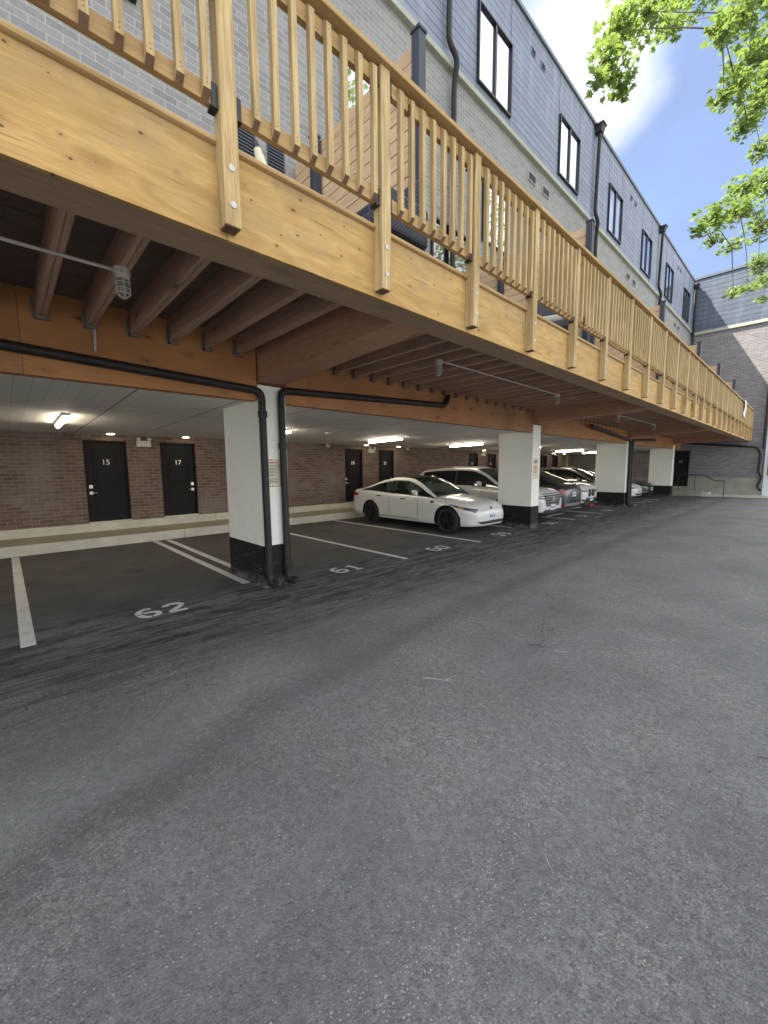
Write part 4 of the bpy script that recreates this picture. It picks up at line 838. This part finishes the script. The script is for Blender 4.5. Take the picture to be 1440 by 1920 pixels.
    tyre = tb.mesh('tyre', RUBBER, True, 40)
    rm = MB(); rm.tube([(0, -.03, 0), (0, .03, 0)], r * .69, 36, 1); rr = r * .70
    for s_ in (-1, 1):
        for k in range(5):
            a = 2 * math.pi * k / 5 + .3
            for da in (-.16, .16):
                p0 = Vector((math.cos(a) * r * .1, s_ * .10, math.sin(a) * r * .1)); p1 = Vector((math.cos(a + da) * rr, s_ * .085, math.sin(a + da) * rr)); q = Vector((-math.sin(a), 0, math.cos(a))) * .022
                rm.add([p0 + q, p0 - q, p1 - q, p1 + q, p0 + q - Vector((0, s_ * .05, 0)), p0 - q - Vector((0, s_ * .05, 0)), p1 - q - Vector((0, s_ * .05, 0)), p1 + q - Vector((0, s_ * .05, 0))], [(0, 1, 2, 3), (4, 7, 6, 5), (0, 4, 5, 1), (2, 6, 7, 3), (1, 5, 6, 2), (0, 3, 7, 4)])
        rm.tube([(0, s_ * .03, 0), (0, s_ * .11, 0)], r * .17, 16)
        lip = [(rr * math.cos(2 * math.pi * k / 36), s_ * .088, rr * math.sin(2 * math.pi * k / 36)) for k in range(37)]; rm.tube(lip, .012, 6)
    rim = rm.mesh('rim', [sp['rim'], TRIMB], True, 40)
    for wx in (sp['wr'], sp['wf']):
        for s_ in (-1, 1):
            we = bpy.data.objects.new('wheel', None); COL.objects.link(we); we.parent = t; we.location = (wx, s_ * (W / 2 - .135), r); we.empty_display_size = .1
            link('tyre', tyre, we); link('rim', rim, we)
    # seats
    if sp.get('seats'):
        for x in (.05, -.85):
            for y in (-.38, .38):
                m2 = MB(); z0 = zt(x) - .02
                m2.hexa([(x - .05, y - .23, z0), (x + .10, y - .23, z0), (x + .10, y + .23, z0), (x - .05, y + .23, z0), (x - .17, y - .17, z0 + .20), (x - .08, y - .17, z0 + .20), (x - .08, y + .17, z0 + .20), (x - .17, y + .17, z0 + .20)])
                m2.box(x - .19, x - .11, y - .11, y + .11, z0 + .21, z0 + .34); link('seat', m2.mesh('seat', sp['seats']), t, bev=.02)
    return t

def plate_front(t, patch, x, z, y=0.0, sgn=1, mat=None, label=None):
    o = B(-.006, .006, -.155, .155, -.08, .08).build('number_plate', mat or PLATE, t, (x, y, z), bev=.003)
    m2 = MB()
    for k in range(7):
        if k == 4: continue
        m2.box(.0065 * sgn if sgn > 0 else -.0085, .0085 if sgn > 0 else -.0065, -.125 + k * .036, -.103 + k * .036, -.03, .03)
    m2.build('plate_lettering', plain('plate_ink', (.05, .08, .2), .5), o)
    return o

def det_sedan(t, patch, sp, zt, plan):
    L, W = sp['L'], sp['W']; hx = L / 2
    for s_ in (-1, 1):
        patch('headlight', [(hx - .05, s_ * .50, .635), (hx - .58, s_ * .98, .755), (hx - .62, s_ * .98, .725), (hx - .06, s_ * .58, .555)], (-.55, -s_ * .84, -.0), HL, .006, 12)
        patch('indicator_lens', [(hx - .30, s_ * .78, .69), (hx - .40, s_ * .85, .715), (hx - .40, s_ * .85, .67), (hx - .30, s_ * .78, .64)], (-.55, -s_ * .84, 0), AMBER, .010, 4)
        patch('taillight', [(-hx - .1, s_ * .60, .93), (-hx + .32, s_ * .98, .92), (-hx + .34, s_ * .98, .84), (-hx - .1, s_ * .60, .80)], (.5, -s_ * .86, 0), RED, .006, 10)
        patch('side_repeater', [(hx - 1.27, s_ * W, .80), (hx - 1.13, s_ * W, .82), (hx - 1.15, s_ * W, .77), (hx - 1.21, s_ * W, .75)], (0, -s_, 0), TRIMB, .008, 4)
    patch('air_intake', [(hx + .1, -.48, .26), (hx + .1, .48, .26), (hx + .1, .62, .335), (hx + .1, -.62, .335)], (-1, 0, 0), TRIMB, .008, 14)
    patch('badge', [(hx + .1, -.035, .62), (hx + .1, .035, .62), (hx + .1, .03, .68), (hx + .1, -.03, .68)], (-1, 0, 0), HL, .006, 3)
    plate_front(t, patch, hx + .035, .44)
def det_suv(t, patch, sp, zt, plan):
    L, W = sp['L'], sp['W']; hx = L / 2
    patch('grille', [(hx + .1, -.42, .50), (hx + .1, .42, .50), (hx + .1, .56, .83), (hx + .1, -.56, .83)], (-1, 0, 0), TRIMB, .010, 12)
    gb = MB()
    for q in range(4): z = .55 + q * .075; gb.box(hx + .03, hx + .052, -.46, .46, z, z + .012)
    gb.build('grille_bar', HLC, t)
    m2 = MB(); m2.disc((hx + .045, 0, .70), (1, 0, 0), .07, .02, 20); m2.build('badge', CHROME, t, smooth=True)
    patch('chrome_strip', [(hx + .1, -.62, .86), (hx + .1, .62, .86), (hx + .1, .62, .885), (hx + .1, -.62, .885)], (-1, 0, 0), HLC, .012, 12)
    patch('lower_bumper', [(hx + .1, -.80, .20), (hx + .1, .80, .20), (hx + .1, .55, .40), (hx + .1, -.55, .40)], (-1, 0, 0), TRIMB, .008, 12)
    patch('skid_plate', [(hx + .1, -.5, .215), (hx + .1, .5, .215), (hx + .1, .5, .26), (hx + .1, -.5, .26)], (-1, 0, 0), RIM_S, .014, 12)
    for s_ in (-1, 1):
        patch('headlight', [(hx + .1, s_ * .58, .76), (hx - .45, s_ * .98, .86), (hx - .45, s_ * .98, .79), (hx + .1, s_ * .56, .70)], (-.7, -s_ * .71, 0), HL, .006, 12)
        patch('daytime_light', [(hx + .1, s_ * .56, .80), (hx - .40, s_ * .98, .885), (hx - .40, s_ * .98, .865), (hx + .1, s_ * .56, .78)], (-.7, -s_ * .71, 0), HLC, .009, 8)
        patch('taillight', [(-hx - .1, s_ * .70, 1.35), (-hx + .2, s_ * .98, 1.0), (-hx + .25, s_ * .98, .9), (-hx - .1, s_ * .60, .9)], (.6, -s_ * .8, 0), RED, .006, 10)
        rl = MB(); x0, x1 = sp['roofx']; rl.tube([(x0 + .1, s_ * .52, sp['rz'] - .03), (x0 + .2, s_ * .53, sp['rz'] + .035), (x1 - .4, s_ * .53, sp['rz'] + .035), (x1 - .25, s_ * .52, sp['rz'] - .03)], .016, 8); rl.build('roof_rail', RIM_S if sp.get('rail', 1) else TRIMB, t, smooth=True)
        patch('window_trim', [(sp['green'][0] + .45, s_ * W, zt(0) + .01), (sp['green'][1] - .75, s_ * W, zt(0) + .0), (sp['green'][1] - .75, s_ * W, zt(0) - .018), (sp['green'][0] + .45, s_ * W, zt(0) - .01)], (0, -s_, 0), CHROME, .012, 12)
    plate_front(t, patch, hx + .05, .46)
def det_kidney(t, patch, sp, zt, plan):
    L, W = sp['L'], sp['W']; hx = L / 2
    for s_ in (-1, 1):
        m2 = MB()
        for (r_, mi, dx) in ((.155, 0, .0), (.135, 1, .012)):
            pr = [(s_ * .175 + r_ * (abs(math.cos(a)) ** .6) * math.copysign(1, math.cos(a)) * .95, .66 + r_ * .95 * (abs(math.sin(a)) ** .6) * math.copysign(1, math.sin(a))) for a in [2 * math.pi * k / 28 for k in range(28)]]
            m2.add([(hx - .02, y, z) for y, z in pr] + [(hx + .05 + dx, y, z) for y, z in pr], [(k, (k + 1) % 28, 28 + (k + 1) % 28, 28 + k) for k in range(28)] + [tuple(range(28, 56))], mi)
        m2.build('kidney_grille', [CHROME, TRIMB], t)
        patch('headlight', [(hx + .1, s_ * .42, .76), (hx - .35, s_ * .98, .80), (hx - .35, s_ * .98, .70), (hx + .1, s_ * .42, .68)], (-.75, -s_ * .66, 0), HL, .006, 12)
        patch('fog_lamp', [(hx + .1, s_ * .45, .40), (hx + .1, s_ * .75, .42), (hx + .1, s_ * .72, .34), (hx + .1, s_ * .48, .33)], (-1, 0, 0), TRIMB, .008, 6)
    patch('lower_bumper', [(hx + .1, -.72, .30), (hx + .1, .72, .30), (hx + .1, .50, .46), (hx + .1, -.50, .46)], (-1, 0, 0), TRIMB, .008, 12)
    patch('skid_plate', [(hx + .1, -.75, .225), (hx + .1, .75, .225), (hx + .1, .70, .275), (hx + .1, -.70, .275)], (-1, 0, 0), CHROME, .014, 12)
    plate_front(t, patch, hx + .06, .42)
def det_dark(t, patch, sp, zt, plan):   # parked nose in, the tail faces the lane
    L, W = sp['L'], sp['W']; hx = L / 2
    for s_ in (-1, 1):
        patch('taillight', [(-hx - .1, s_ * .62, .87), (-hx + .18, s_ * .98, .90), (-hx + .22, s_ * .98, .80), (-hx - .1, s_ * .62, .81)], (.75, -s_ * .66, 0), RED, .010, 12)
        patch('rear_reflector', [(-hx - .1, s_ * .55, .36), (-hx + .1, s_ * .88, .37), (-hx + .1, s_ * .88, .335), (-hx - .1, s_ * .55, .325)], (.8, -s_ * .6, 0), RED, .014, 8)
        patch('exhaust_tip', [(-hx - .1, s_ * .50, .29), (-hx - .1, s_ * .68, .29), (-hx - .1, s_ * .68, .24), (-hx - .1, s_ * .50, .24)], (1, 0, 0), CHROME, .02, 4)
        patch('headlight', [(hx + .1, s_ * .5, .72), (hx - .4, s_ * .98, .78), (hx - .4, s_ * .98, .70), (hx + .1, s_ * .5, .66)], (-.7, -s_ * .7, 0), HL, .006, 8)
    patch('rear_diffuser', [(-hx - .1, -.75, .22), (-hx - .1, .75, .22), (-hx - .1, .70, .40), (-hx - .1, -.70, .40)], (1, 0, 0), CAR_S, .010, 12)
    patch('chrome_strip', [(-hx - .1, -.8, .415), (-hx - .1, .8, .415), (-hx - .1, .8, .435), (-hx - .1, -.8, .435)], (1, 0, 0), CHROME, .014, 12)
    plate_front(t, patch, -hx - .055, .72, 0, -1)

SEDAN = dict(L=4.6, W=1.86, wheel=.335, wr=-1.33, wf=1.56, paint=CAR_W, rim=RIM_D, glass=CGLASS, roofmat=CROOF, seats=SEATW, lean=.50,
    deck=[(-2.3, .80), (-2.25, .95), (-2.08, 1.02), (-1.5, 1.01), (-.7, .97), (.3, .93), (1.0, .90), (1.5, .85), (1.9, .785), (2.15, .71), (2.27, .63), (2.3, .58)],
    bot=[(-2.3, .32), (-2.1, .24), (-1.7, .20), (1.9, .18), (2.2, .19), (2.3, .21)],
    plan=[(-2.3, .80), (-2.2, .90), (-1.9, .955), (-1.3, .99), (0, 1), (1.4, .995), (1.85, .945), (2.1, .85), (2.23, .74), (2.3, .64)],
    green=(-1.88, 1.16), roof=[(-1.88, 1.00), (-1.4, 1.18), (-.9, 1.335), (-.35, 1.415), (.05, 1.40), (.45, 1.28), (.82, 1.10), (1.16, .90)],
    cant=(2.75, 4.5), pillars=[(-.42, -.32, 'b')], roofx=(-1.1, .18), seams=[-.50, .60, -1.2], handles=[-.95, .05], mirror=.56, detail=det_sedan)
SUV = dict(L=4.95, W=1.90, wheel=.37, wr=-1.40, wf=1.46, paint=CAR_W2, rim=RIM_D, glass=CGLASS_D, roofmat=CAR_W2, lean=.30, rz=1.66, clad=.33,
    deck=[(-2.47, .9), (-2.42, 1.12), (-2.0, 1.16), (-1, 1.13), (0, 1.10), (.9, 1.06), (1.5, 1.03), (2.1, .98), (2.38, .90), (2.47, .80)],
    bot=[(-2.47, .34), (-2.2, .26), (2.2, .24), (2.47, .24)], plan=[(-2.47, .80), (-2.3, .93), (-1.8, .99), (1.5, .99), (2.1, .93), (2.36, .84), (2.47, .74)],
    green=(-2.42, 1.28), roof=[(-2.42, 1.15), (-2.3, 1.32), (-2.1, 1.53), (-1.8, 1.60), (-.6, 1.655), (.1, 1.63), (.55, 1.50), (.95, 1.27), (1.28, 1.04)],
    cant=(2.9, 4.6), pillars=[(-2.2, -1.95, 'p'), (-.52, -.42, 'b')], roofx=(-2.15, .25), seams=[-.55, .62, -1.45], handles=[-1.1, -.05], handlemat=CAR_W2, mirror=.55, detail=det_suv)
KID = dict(SUV, L=4.7, W=1.88, paint=CAR_W, roofmat=CAR_W, roofx=(-2.1, .15), rail=0, detail=det_kidney, clad=.30,
    deck=[(-2.35, .9), (-2.3, 1.05), (-1, 1.06), (0, 1.04), (.9, 1.02), (1.5, 1.0), (2.0, .96), (2.26, .88), (2.35, .78)], bot=[(-2.35, .34), (2.1, .24), (2.35, .25)],
    plan=[(-2.35, .8), (-2.2, .92), (-1.7, .99), (1.4, .99), (2.0, .93), (2.27, .83), (2.35, .74)], green=(-2.28, 1.15), roof=[(-2.28, 1.06), (-2.1, 1.34), (-1.7, 1.53), (-.6, 1.58), (0, 1.55), (.5, 1.38), (1.15, 1.0)], rz=1.58, wr=-1.36, wf=1.4, pillars=[(-2.1, -1.8, 'p'), (-.55, -.45, 'b')])
DARK = dict(SEDAN, L=4.7, mirror=.5, paint=CAR_G, roofmat=CAR_G, rim=RIM_S, glass=CGLASS_D, seats=None, wheel=.35, detail=det_dark, wr=-1.40, wf=1.42, roofx=(-1.2, .15), handlemat=CHROME,
    deck=[(-2.35, .90), (-2.28, 1.02), (-2.0, 1.06), (-1.4, 1.07), (-.5, 1.05), (.5, 1.0), (1.1, .97), (1.7, .9), (2.1, .82), (2.35, .62)], bot=[(-2.35, .30), (-2.1, .24), (2.1, .22), (2.35, .24)],
    plan=[(-2.35, .82), (-2.2, .92), (-1.7, .98), (0, 1), (1.4, .98), (2.0, .90), (2.25, .78), (2.35, .62)], green=(-2.15, 1.15), roof=[(-2.15, 1.06), (-1.6, 1.30), (-1.0, 1.49), (-.3, 1.54), (.15, 1.50), (.6, 1.33), (1.15, .99)], seams=[-.5, .6], handles=[-1.0, 0.0])
VAN = dict(KID, L=4.8, W=1.9, paint=CAR_S, roofmat=CAR_S, detail=det_suv, rz=1.62, wr=-1.4, wf=1.45, roofx=(-2.1, .3), clad=0,
    deck=[(-2.4, .9), (-2.3, 1.05), (0, 1.02), (1.2, .99), (1.9, .93), (2.4, .72)], bot=[(-2.4, .32), (2.4, .22)], plan=[(-2.4, .82), (-2.2, .94), (0, 1), (1.6, .97), (2.2, .86), (2.4, .66)],
    green=(-2.3, 1.45), roof=[(-2.3, 1.1), (-2.1, 1.5), (-1.6, 1.6), (-.4, 1.62), (.2, 1.57), (.8, 1.33), (1.45, .96)], mirror=.78, seams=[-.5, .7])
BLK = dict(SEDAN, paint=CAR_B, roofmat=CAR_B, glass=CGLASS_D, seats=None, detail=det_suv, rz=1.43, roofx=(-1.1, .18))
car('parked_car', 'white fastback sedan with black wheels and glass roof, nearest car, in bay 59', 'car', (-7.82, 8.98, .004), False, SEDAN)
car('parked_car', 'white sport utility vehicle with roof rails half behind the second pillar', 'car', (-7.80, 12.02, .004), False, SUV)
car('parked_car', 'dark grey car parked nose in with red taillight towards the lane', 'car', (-7.98, 14.35, .004), True, DARK)
car('parked_car', 'white sport utility vehicle with twin kidney grille right of the dark grey car', 'car', (-8.25, 16.75, .004), False, KID)
car('parked_car', 'silver grey minivan whose front is hidden by the third pillar', 'car', (-8.25, 20.6, .004), False, VAN)
car('parked_car', 'white sedan nose showing just right of the third pillar', 'car', (-8.05, 22.7, .004), False, dict(SEDAN, seats=None, glass=CGLASS_D))
car('parked_car', 'black car behind the white nose, left of the fourth pillar', 'car', (-8.1, 25.1, .004), False, BLK)
# red container by the third pillar
t = thing('bucket', 'red plastic bucket on the asphalt left of the third pillar', 'bucket', (-6.3, 17.95, 0))
m2 = MB(); m2.tube([(0, 0, .0), (0, 0, .30), (0, 0, .30), (0, 0, .05)], [.12, .16, .145, .11], 20); m2.build('pail', REDP, t, smooth=True)
m2 = MB(); m2.tube([(.16 * math.cos(a), .02, .30 + .0 - .10 * math.sin(a)) for a in [math.pi * k / 10 for k in range(11)]], .004, 6); m2.build('bail_handle', GALV, t, smooth=True)

# ------------------------------------------------------------------ things on the deck
WICK = NM('black_wicker'); 
def _w():
    m = WICK; p = m.pos(); s = m.n('ShaderNodeSeparateXYZ', {0: p}); a = m.math('SINE', m.math('MULTIPLY', m.math('ADD', s.outputs['Y'], s.outputs['X']), 190)); b = m.math('SINE', m.math('MULTIPLY', s.outputs['Z'], 190))
    f = m.math('MULTIPLY', a, b); m.set(col=m.mix(m.rng(f, -1, 1, 0, 1), (0.008, 0.009, 0.012), (0.11, 0.12, 0.15)), rough=.5); m.bump(f, .6, .005)
_w(); WICK = WICK.m
def chair(x, y, rz, lb, seat_col=None):
    t = thing('wicker_chair', lb, 'chair', (x, y, 3.4), 'wicker chairs on the deck', rz)
    B(-.32, .32, -.32, .32, .30, .42).build('seat', WICK, t, bev=.03)
    B(-.34, .34, .27, .37, .40, .92).build('backrest', WICK, t, bev=.03)
    for s in (-1, 1):
        B(s * .34 - .05, s * .34 + .05, -.32, .34, .30, .64).build('armrest', WICK, t, bev=.03)
        for yy in (-.28, .28): B(s * .3 - .025, s * .3 + .025, yy - .025, yy + .025, 0, .30).build('leg', BLACK, t)
    B(-.27, .27, -.28, .26, .42, .52).build('cushion', seat_col or BLUEBLK, t, bev=.03)
chair(-2.99, 2.72, R(0), 'black wicker chair against the nearest cedar screen'); chair(-3.0, 6.35, R(20), 'black wicker chair with pale cushion behind the fourth guard post', PLASTIC_W)
t = thing('closed_umbrella', 'closed cream umbrella with dark tip leaning on the deck before the vents', 'umbrella', (-3.84, 2.45, 3.41))
def ul(k): return Vector((0, -.46 * k, 1.34 * k))
m2 = MB(); m2.tube([ul(0), ul(.9)], .018, 8); m2.build('pole', BLACK, t, smooth=True)
m2 = MB(); m2.tube([ul(.30), ul(.34), ul(.6), ul(.85), ul(.97)], [.06, .10, .085, .055, .032], 12); m2.build('canopy', plain('cream_cloth', (.74, .72, .50), .9), t, smooth=True)
m2 = MB(); m2.tube([ul(.965), ul(1.01)], [.036, .022], 12); m2.build('tip_cap', BLACK, t, smooth=True)
tw = MB(); zz = 4.44; rows = []
for i in range(9):
    for j in range(12):
        yy = 23.3 + i * .07; z = zz - j * .055 * (1 + .25 * math.sin(i * .9)); rows.append((XO + .045 + .02 * math.sin(i * 1.7 + j * .5), yy + .03 * j * math.sin(j * .3), z))
tw.add(rows, [(i * 12 + j, (i + 1) * 12 + j, (i + 1) * 12 + j + 1, i * 12 + j + 1) for i in range(8) for j in range(11)])
o = tw.build('towel', plain('pale_cloth', (.6, .62, .62), .95), smooth=True, ang=80); tag(o, 'pale towel draped over the far end of the top rail', 'towel')
sd = o.modifiers.new('s', 'SOLIDIFY'); sd.thickness = .01

# ------------------------------------------------------------------ twigs and debris on the asphalt
TWIG = plain('dry_twig', (0.42, 0.40, 0.36), .8); TWD = plain('dark_twig', (0.09, 0.07, 0.05), .8)
tws = [((-2.0, 2.3), 38, .26, 1, 'pale forked twig lying on the asphalt below the nearest pillar'), ((-2.5, 3.66), 20, .13, 0, 'short twig farther out beyond the forked twig'), ((-2.41, 3.95), 80, .10, 0, 'tiny curled twig farthest out on the asphalt'), ((-1.48, 3.52), 30, .11, 0, 'pale straight twig right of the forked twig'), ((-.80, 2.41), -35, .07, 0, 'small hooked twig in the middle of the foreground'), ((-.66, 1.56), -40, .06, 0, 'short stub of twig low in the foreground'), ((-.09, 3.01), 40, .16, 2, 'dark twig at the right edge of the picture'), ((-.26, 2.67), 75, .09, 2, 'dark curved twig left of the right edge')]
for (x, y), an, ln, kd, lb in tws:
    m2 = MB(); a = R(an); d_ = Vector((math.cos(a), math.sin(a), 0)); q = Vector((-d_.y, d_.x, 0)); P = [d_ * (ln * k / 6) + q * .03 * ln * math.sin(k * 1.3) + Vector((0, 0, .006 + .003 * (k % 2))) for k in range(7)]
    m2.tube(P, [q_ * min(1, .35 + ln * 3) for q_ in (.0032, .0032, .0028, .0026, .0022, .0018, .0012)], 6)
    if kd == 1:
        m2.tube([P[4], P[4] + (d_ + q * .7) * .05 + Vector((0, 0, .01)), P[4] + (d_ + q) * .09], [.0018, .0014, .001], 6); m2.tube([P[4], P[4] + (d_ - q * .5) * .045, P[4] + (d_ - q * .9) * .075], [.0018, .0014, .001], 6)
    o = m2.build('twig', TWD if kd == 2 else TWIG, None, (x, y, 0), smooth=True); tag(o, lb, 'twig', 'twigs on the asphalt')
gr = MB(); 
for k in range(700):
    u = random.random(); x = random.uniform(-7, .4) if k % 3 else random.gauss(-1.9, .45); y = random.uniform(-.2, 9) ** 1.0; s = random.uniform(.0015, .004) * (1.3 if k % 9 == 0 else 1)
    if -6.4 < x < -5.0 and 2.4 < y < 3.1: continue
    a = random.random() * 6.28; P = []
    for i in range(5): P.append((x + s * math.cos(a + i * 1.2566) * random.uniform(.6, 1.2), y + s * math.sin(a + i * 1.2566) * random.uniform(.6, 1.2), .0))
    b = len(gr.v); gr.add(P + [(x, y, s * .8)], [(i, (i + 1) % 5, 5) for i in range(5)])
o = gr.build('gravel', plain('loose_grit', (0.34, 0.33, 0.30), .9, var=.35, sc=40)); tag(o, 'loose pale grit scattered on the asphalt', 'grit', kind='stuff')

# ------------------------------------------------------------------ maple trees
def leaf_mat(name, a, b):
    m = NM(name); m.t.nodes.remove(m.b); p = m.pos(); f = m.noise(p, 3.0, 4); f2 = m.noise(p, 28, 2)
    c = m.mix(m.rng(f, .3, .7, 0, 1), a, b); c = m.mix(m.rng(f2, .35, .65, 0, .5), c, tuple(x * .6 for x in a))
    d = m.n('ShaderNodeBsdfDiffuse', {'Color': c}); tr = m.n('ShaderNodeBsdfTranslucent', {'Color': m.mix(.5, c, (0.40, 0.55, 0.10))}); gl = m.n('ShaderNodeBsdfGlossy', {'Roughness': .45, 'Color': (.8, .9, .8, 1)})
    x = m.n('ShaderNodeMixShader', {0: .5, 1: d.outputs[0], 2: tr.outputs[0]}); y = m.n('ShaderNodeMixShader', {0: .06, 1: x.outputs[0], 2: gl.outputs[0]}); m.l(y.outputs[0], m.o.inputs[0]); return m.m
LEAF = leaf_mat('maple_leaf', (0.085, 0.145, 0.035), (0.19, 0.28, 0.06)); BARK = plain('maple_bark', (0.14, 0.12, 0.10), .9, var=.35, sc=12, bump=.5)
LP = [(0, -.06), (.10, .02), (.34, -.12), (.27, .10), (.50, .22), (.27, .32), (.30, .52), (.14, .46), (0, .92), (-.14, .46), (-.30, .52), (-.27, .32), (-.50, .22), (-.27, .10), (-.34, -.12), (-.10, .02)]
def leaf(mb, p, s, nrm, ang):
    z = nrm.normalized(); a = Vector((0, 0, 1)) if abs(z.z) < .9 else Vector((1, 0, 0)); u = z.cross(a).normalized(); v = z.cross(u); c, s_ = math.cos(ang), math.sin(ang); U = u * c + v * s_; V = v * c - u * s_
    vs = [p + U * (x * s) + V * (y * s) - z * (abs(x) * s * .25) for x, y in LP]; vs.append(p + V * (.25 * s)); n = len(LP)
    mb.add(vs, [(i, (i + 1) % n, n) for i in range(n)])
def tree(label, trunk, h, clusters, mass, lsz):
    t = thing('maple_tree', label, 'tree', (trunk[0], trunk[1], 0)); T = Vector(trunk).to_3d(); T.z = 0
    wd = MB(); P = [T + Vector((.12 * math.sin(k * .8), .1 * math.cos(k * .7), h * k / 8)) for k in range(9)]; wd.tube(P, [.26 - .024 * k for k in range(9)], 12)
    lf = MB(); tips = []
    done = []
    for (cx, cy, cz, a, b) in sorted(clusters, key=lambda q: -q[0] * 100 - q[2]):
        c = Vector((cx, cy, cz)); best = min(done, key=lambda q: (q - c).length + 2.5 * abs(q.z - c.z)) if done else None
        if best is None or (best - c).length > 3.2:
            st = P[5]; mid = st.lerp(c, .55) + Vector((0, 0, .7)); pts = [st * (1 - s) ** 2 + mid * 2 * s * (1 - s) + c * s * s for s in [k / 8 for k in range(9)]]; wd.tube(pts, [.06, .05, .04, .03, .024, .018, .014, .011, .008], 7)
        else:
            mid = best.lerp(c, .5) + Vector((random.uniform(-.1, .1), random.uniform(-.1, .1), .08)); pts = [best * (1 - s) ** 2 + mid * 2 * s * (1 - s) + c * s * s for s in [k / 8 for k in range(9)]]; wd.tube(pts, [.009, .0085, .008, .007, .006, .005, .005, .004, .004], 5)
        done.append(c)
        for k in range(4):
            e = c + Vector((random.uniform(-a, a), random.uniform(-a, a), random.uniform(-b, b))); wd.tube([pts[7], pts[7].lerp(e, .6) + Vector((0, 0, .03)), e], [.004, .003, .002], 4)
        n = int(3700 * (a * b) ** 1.12) + 22
        n = min(n, 900)
        for k in range(n):
            r_ = random.random() ** .62; th = random.random() * 6.283; ph = math.acos(random.uniform(-1, 1)); d = Vector((math.sin(ph) * math.cos(th) * a, math.sin(ph) * math.sin(th) * a, math.cos(ph) * b)) * r_
            leaf(lf, c + d, lsz * random.uniform(.6, 1.15), Vector((random.gauss(0, .55), random.gauss(0, .55), 1)), random.random() * 6.283)
    for (cx, cy, cz, a, b, n) in mass:
        c = Vector((cx, cy, cz)); wd.tube([P[5], P[5].lerp(c, .5) + Vector((0, 0, .4)), c], [.10, .07, .03], 7)
        for k in range(n):
            th = random.random() * 6.283; ph = math.acos(random.uniform(-1, 1)); r_ = random.random() ** .4
            q = c + Vector((math.sin(ph) * math.cos(th) * a, math.sin(ph) * math.sin(th) * a, math.cos(ph) * b)) * r_
            if q.x < .35: continue
            leaf(lf, q, lsz * 2.8, Vector((random.gauss(0, .6), random.gauss(0, .6), 1)), random.random() * 6.283)
    o = wd.build('trunk', BARK, t, smooth=True); o.matrix_parent_inverse = Matrix.Translation(-Vector(t.location))
    o = lf.build('crown', LEAF, t); o.matrix_parent_inverse = Matrix.Translation(-Vector(t.location))
CA = [(-1.9, 6.62, 7.58, .59, .21), (-1.9, 5.6, 6.67, .28, .25), (-1.9, 5.27, 6.22, .18, .19), (-1.9, 5.59, 6.17, .24, .16), (-1.9, 5.0, 5.81, .1, .07), (-1.9, 7.82, 8.23, .24, .16), (-1.9, 5.78, 6.15, .09, .09), (-1.9, 8.85, 9.5, .7, .35)]
CB = [(-1.05, 7.63, 7.63, .39, .32), (-1.05, 6.24, 6.52, .17, .17), (-1.05, 8.37, 7.55, .35, .29), (-1.05, 7.47, 6.64, .34, .18), (-1.05, 9.32, 7.4, .3, .24), (-1.05, 6.66, 6.07, .13, .08), (-1.05, 8.63, 6.8, .24, .18), (-1.05, 10.61, 7.44, .2, .22), (-1.05, 10.67, 8.62, .29, .58)]
CC = [(-1.2, 10.14, 6.65, .37, .21), (-1.2, 12.81, 7.89, .36, .36), (-1.2, 7.65, 5.17, .32, .17), (-1.2, 6.73, 4.66, .11, .08), (-1.2, 9.75, 6.11, .42, .23), (-1.2, 13.01, 7.08, .34, .34), (-1.2, 9.32, 5.37, .24, .11), (-1.2, 7.58, 4.84, .11, .08)]
CD = [(-1.3, 14.43, 6.77, .3, .3), (-1.3, 12.61, 5.67, .31, .12), (-1.3, 16.44, 6.98, .28, .28), (-1.3, 10.73, 5.04, .15, .08), (-1.3, 16.46, 6.47, .22, .09)]
tree('tall maple whose upper boughs hang into the top right corner', (3.4, 5.5), 12, CA + CB, [(4, 6, 10, 3.0, 2.2, 900), (5, 2, 11, 3, 2.2, 700), (4.5, 9.5, 13, 3.2, 2.4, 900), (4.6, 11.5, 15.5, 3.6, 2.6, 1200)], .098)
tree('maple whose lower boughs hang at the right edge in front of the end wing', (3.2, 13.5), 12, CC + CD, [(4.2, 13, 10, 3, 2.4, 900), (4.8, 17, 11.5, 3, 2.2, 700), (4.6, 20, 15, 3.8, 3.0, 1400)], .098)
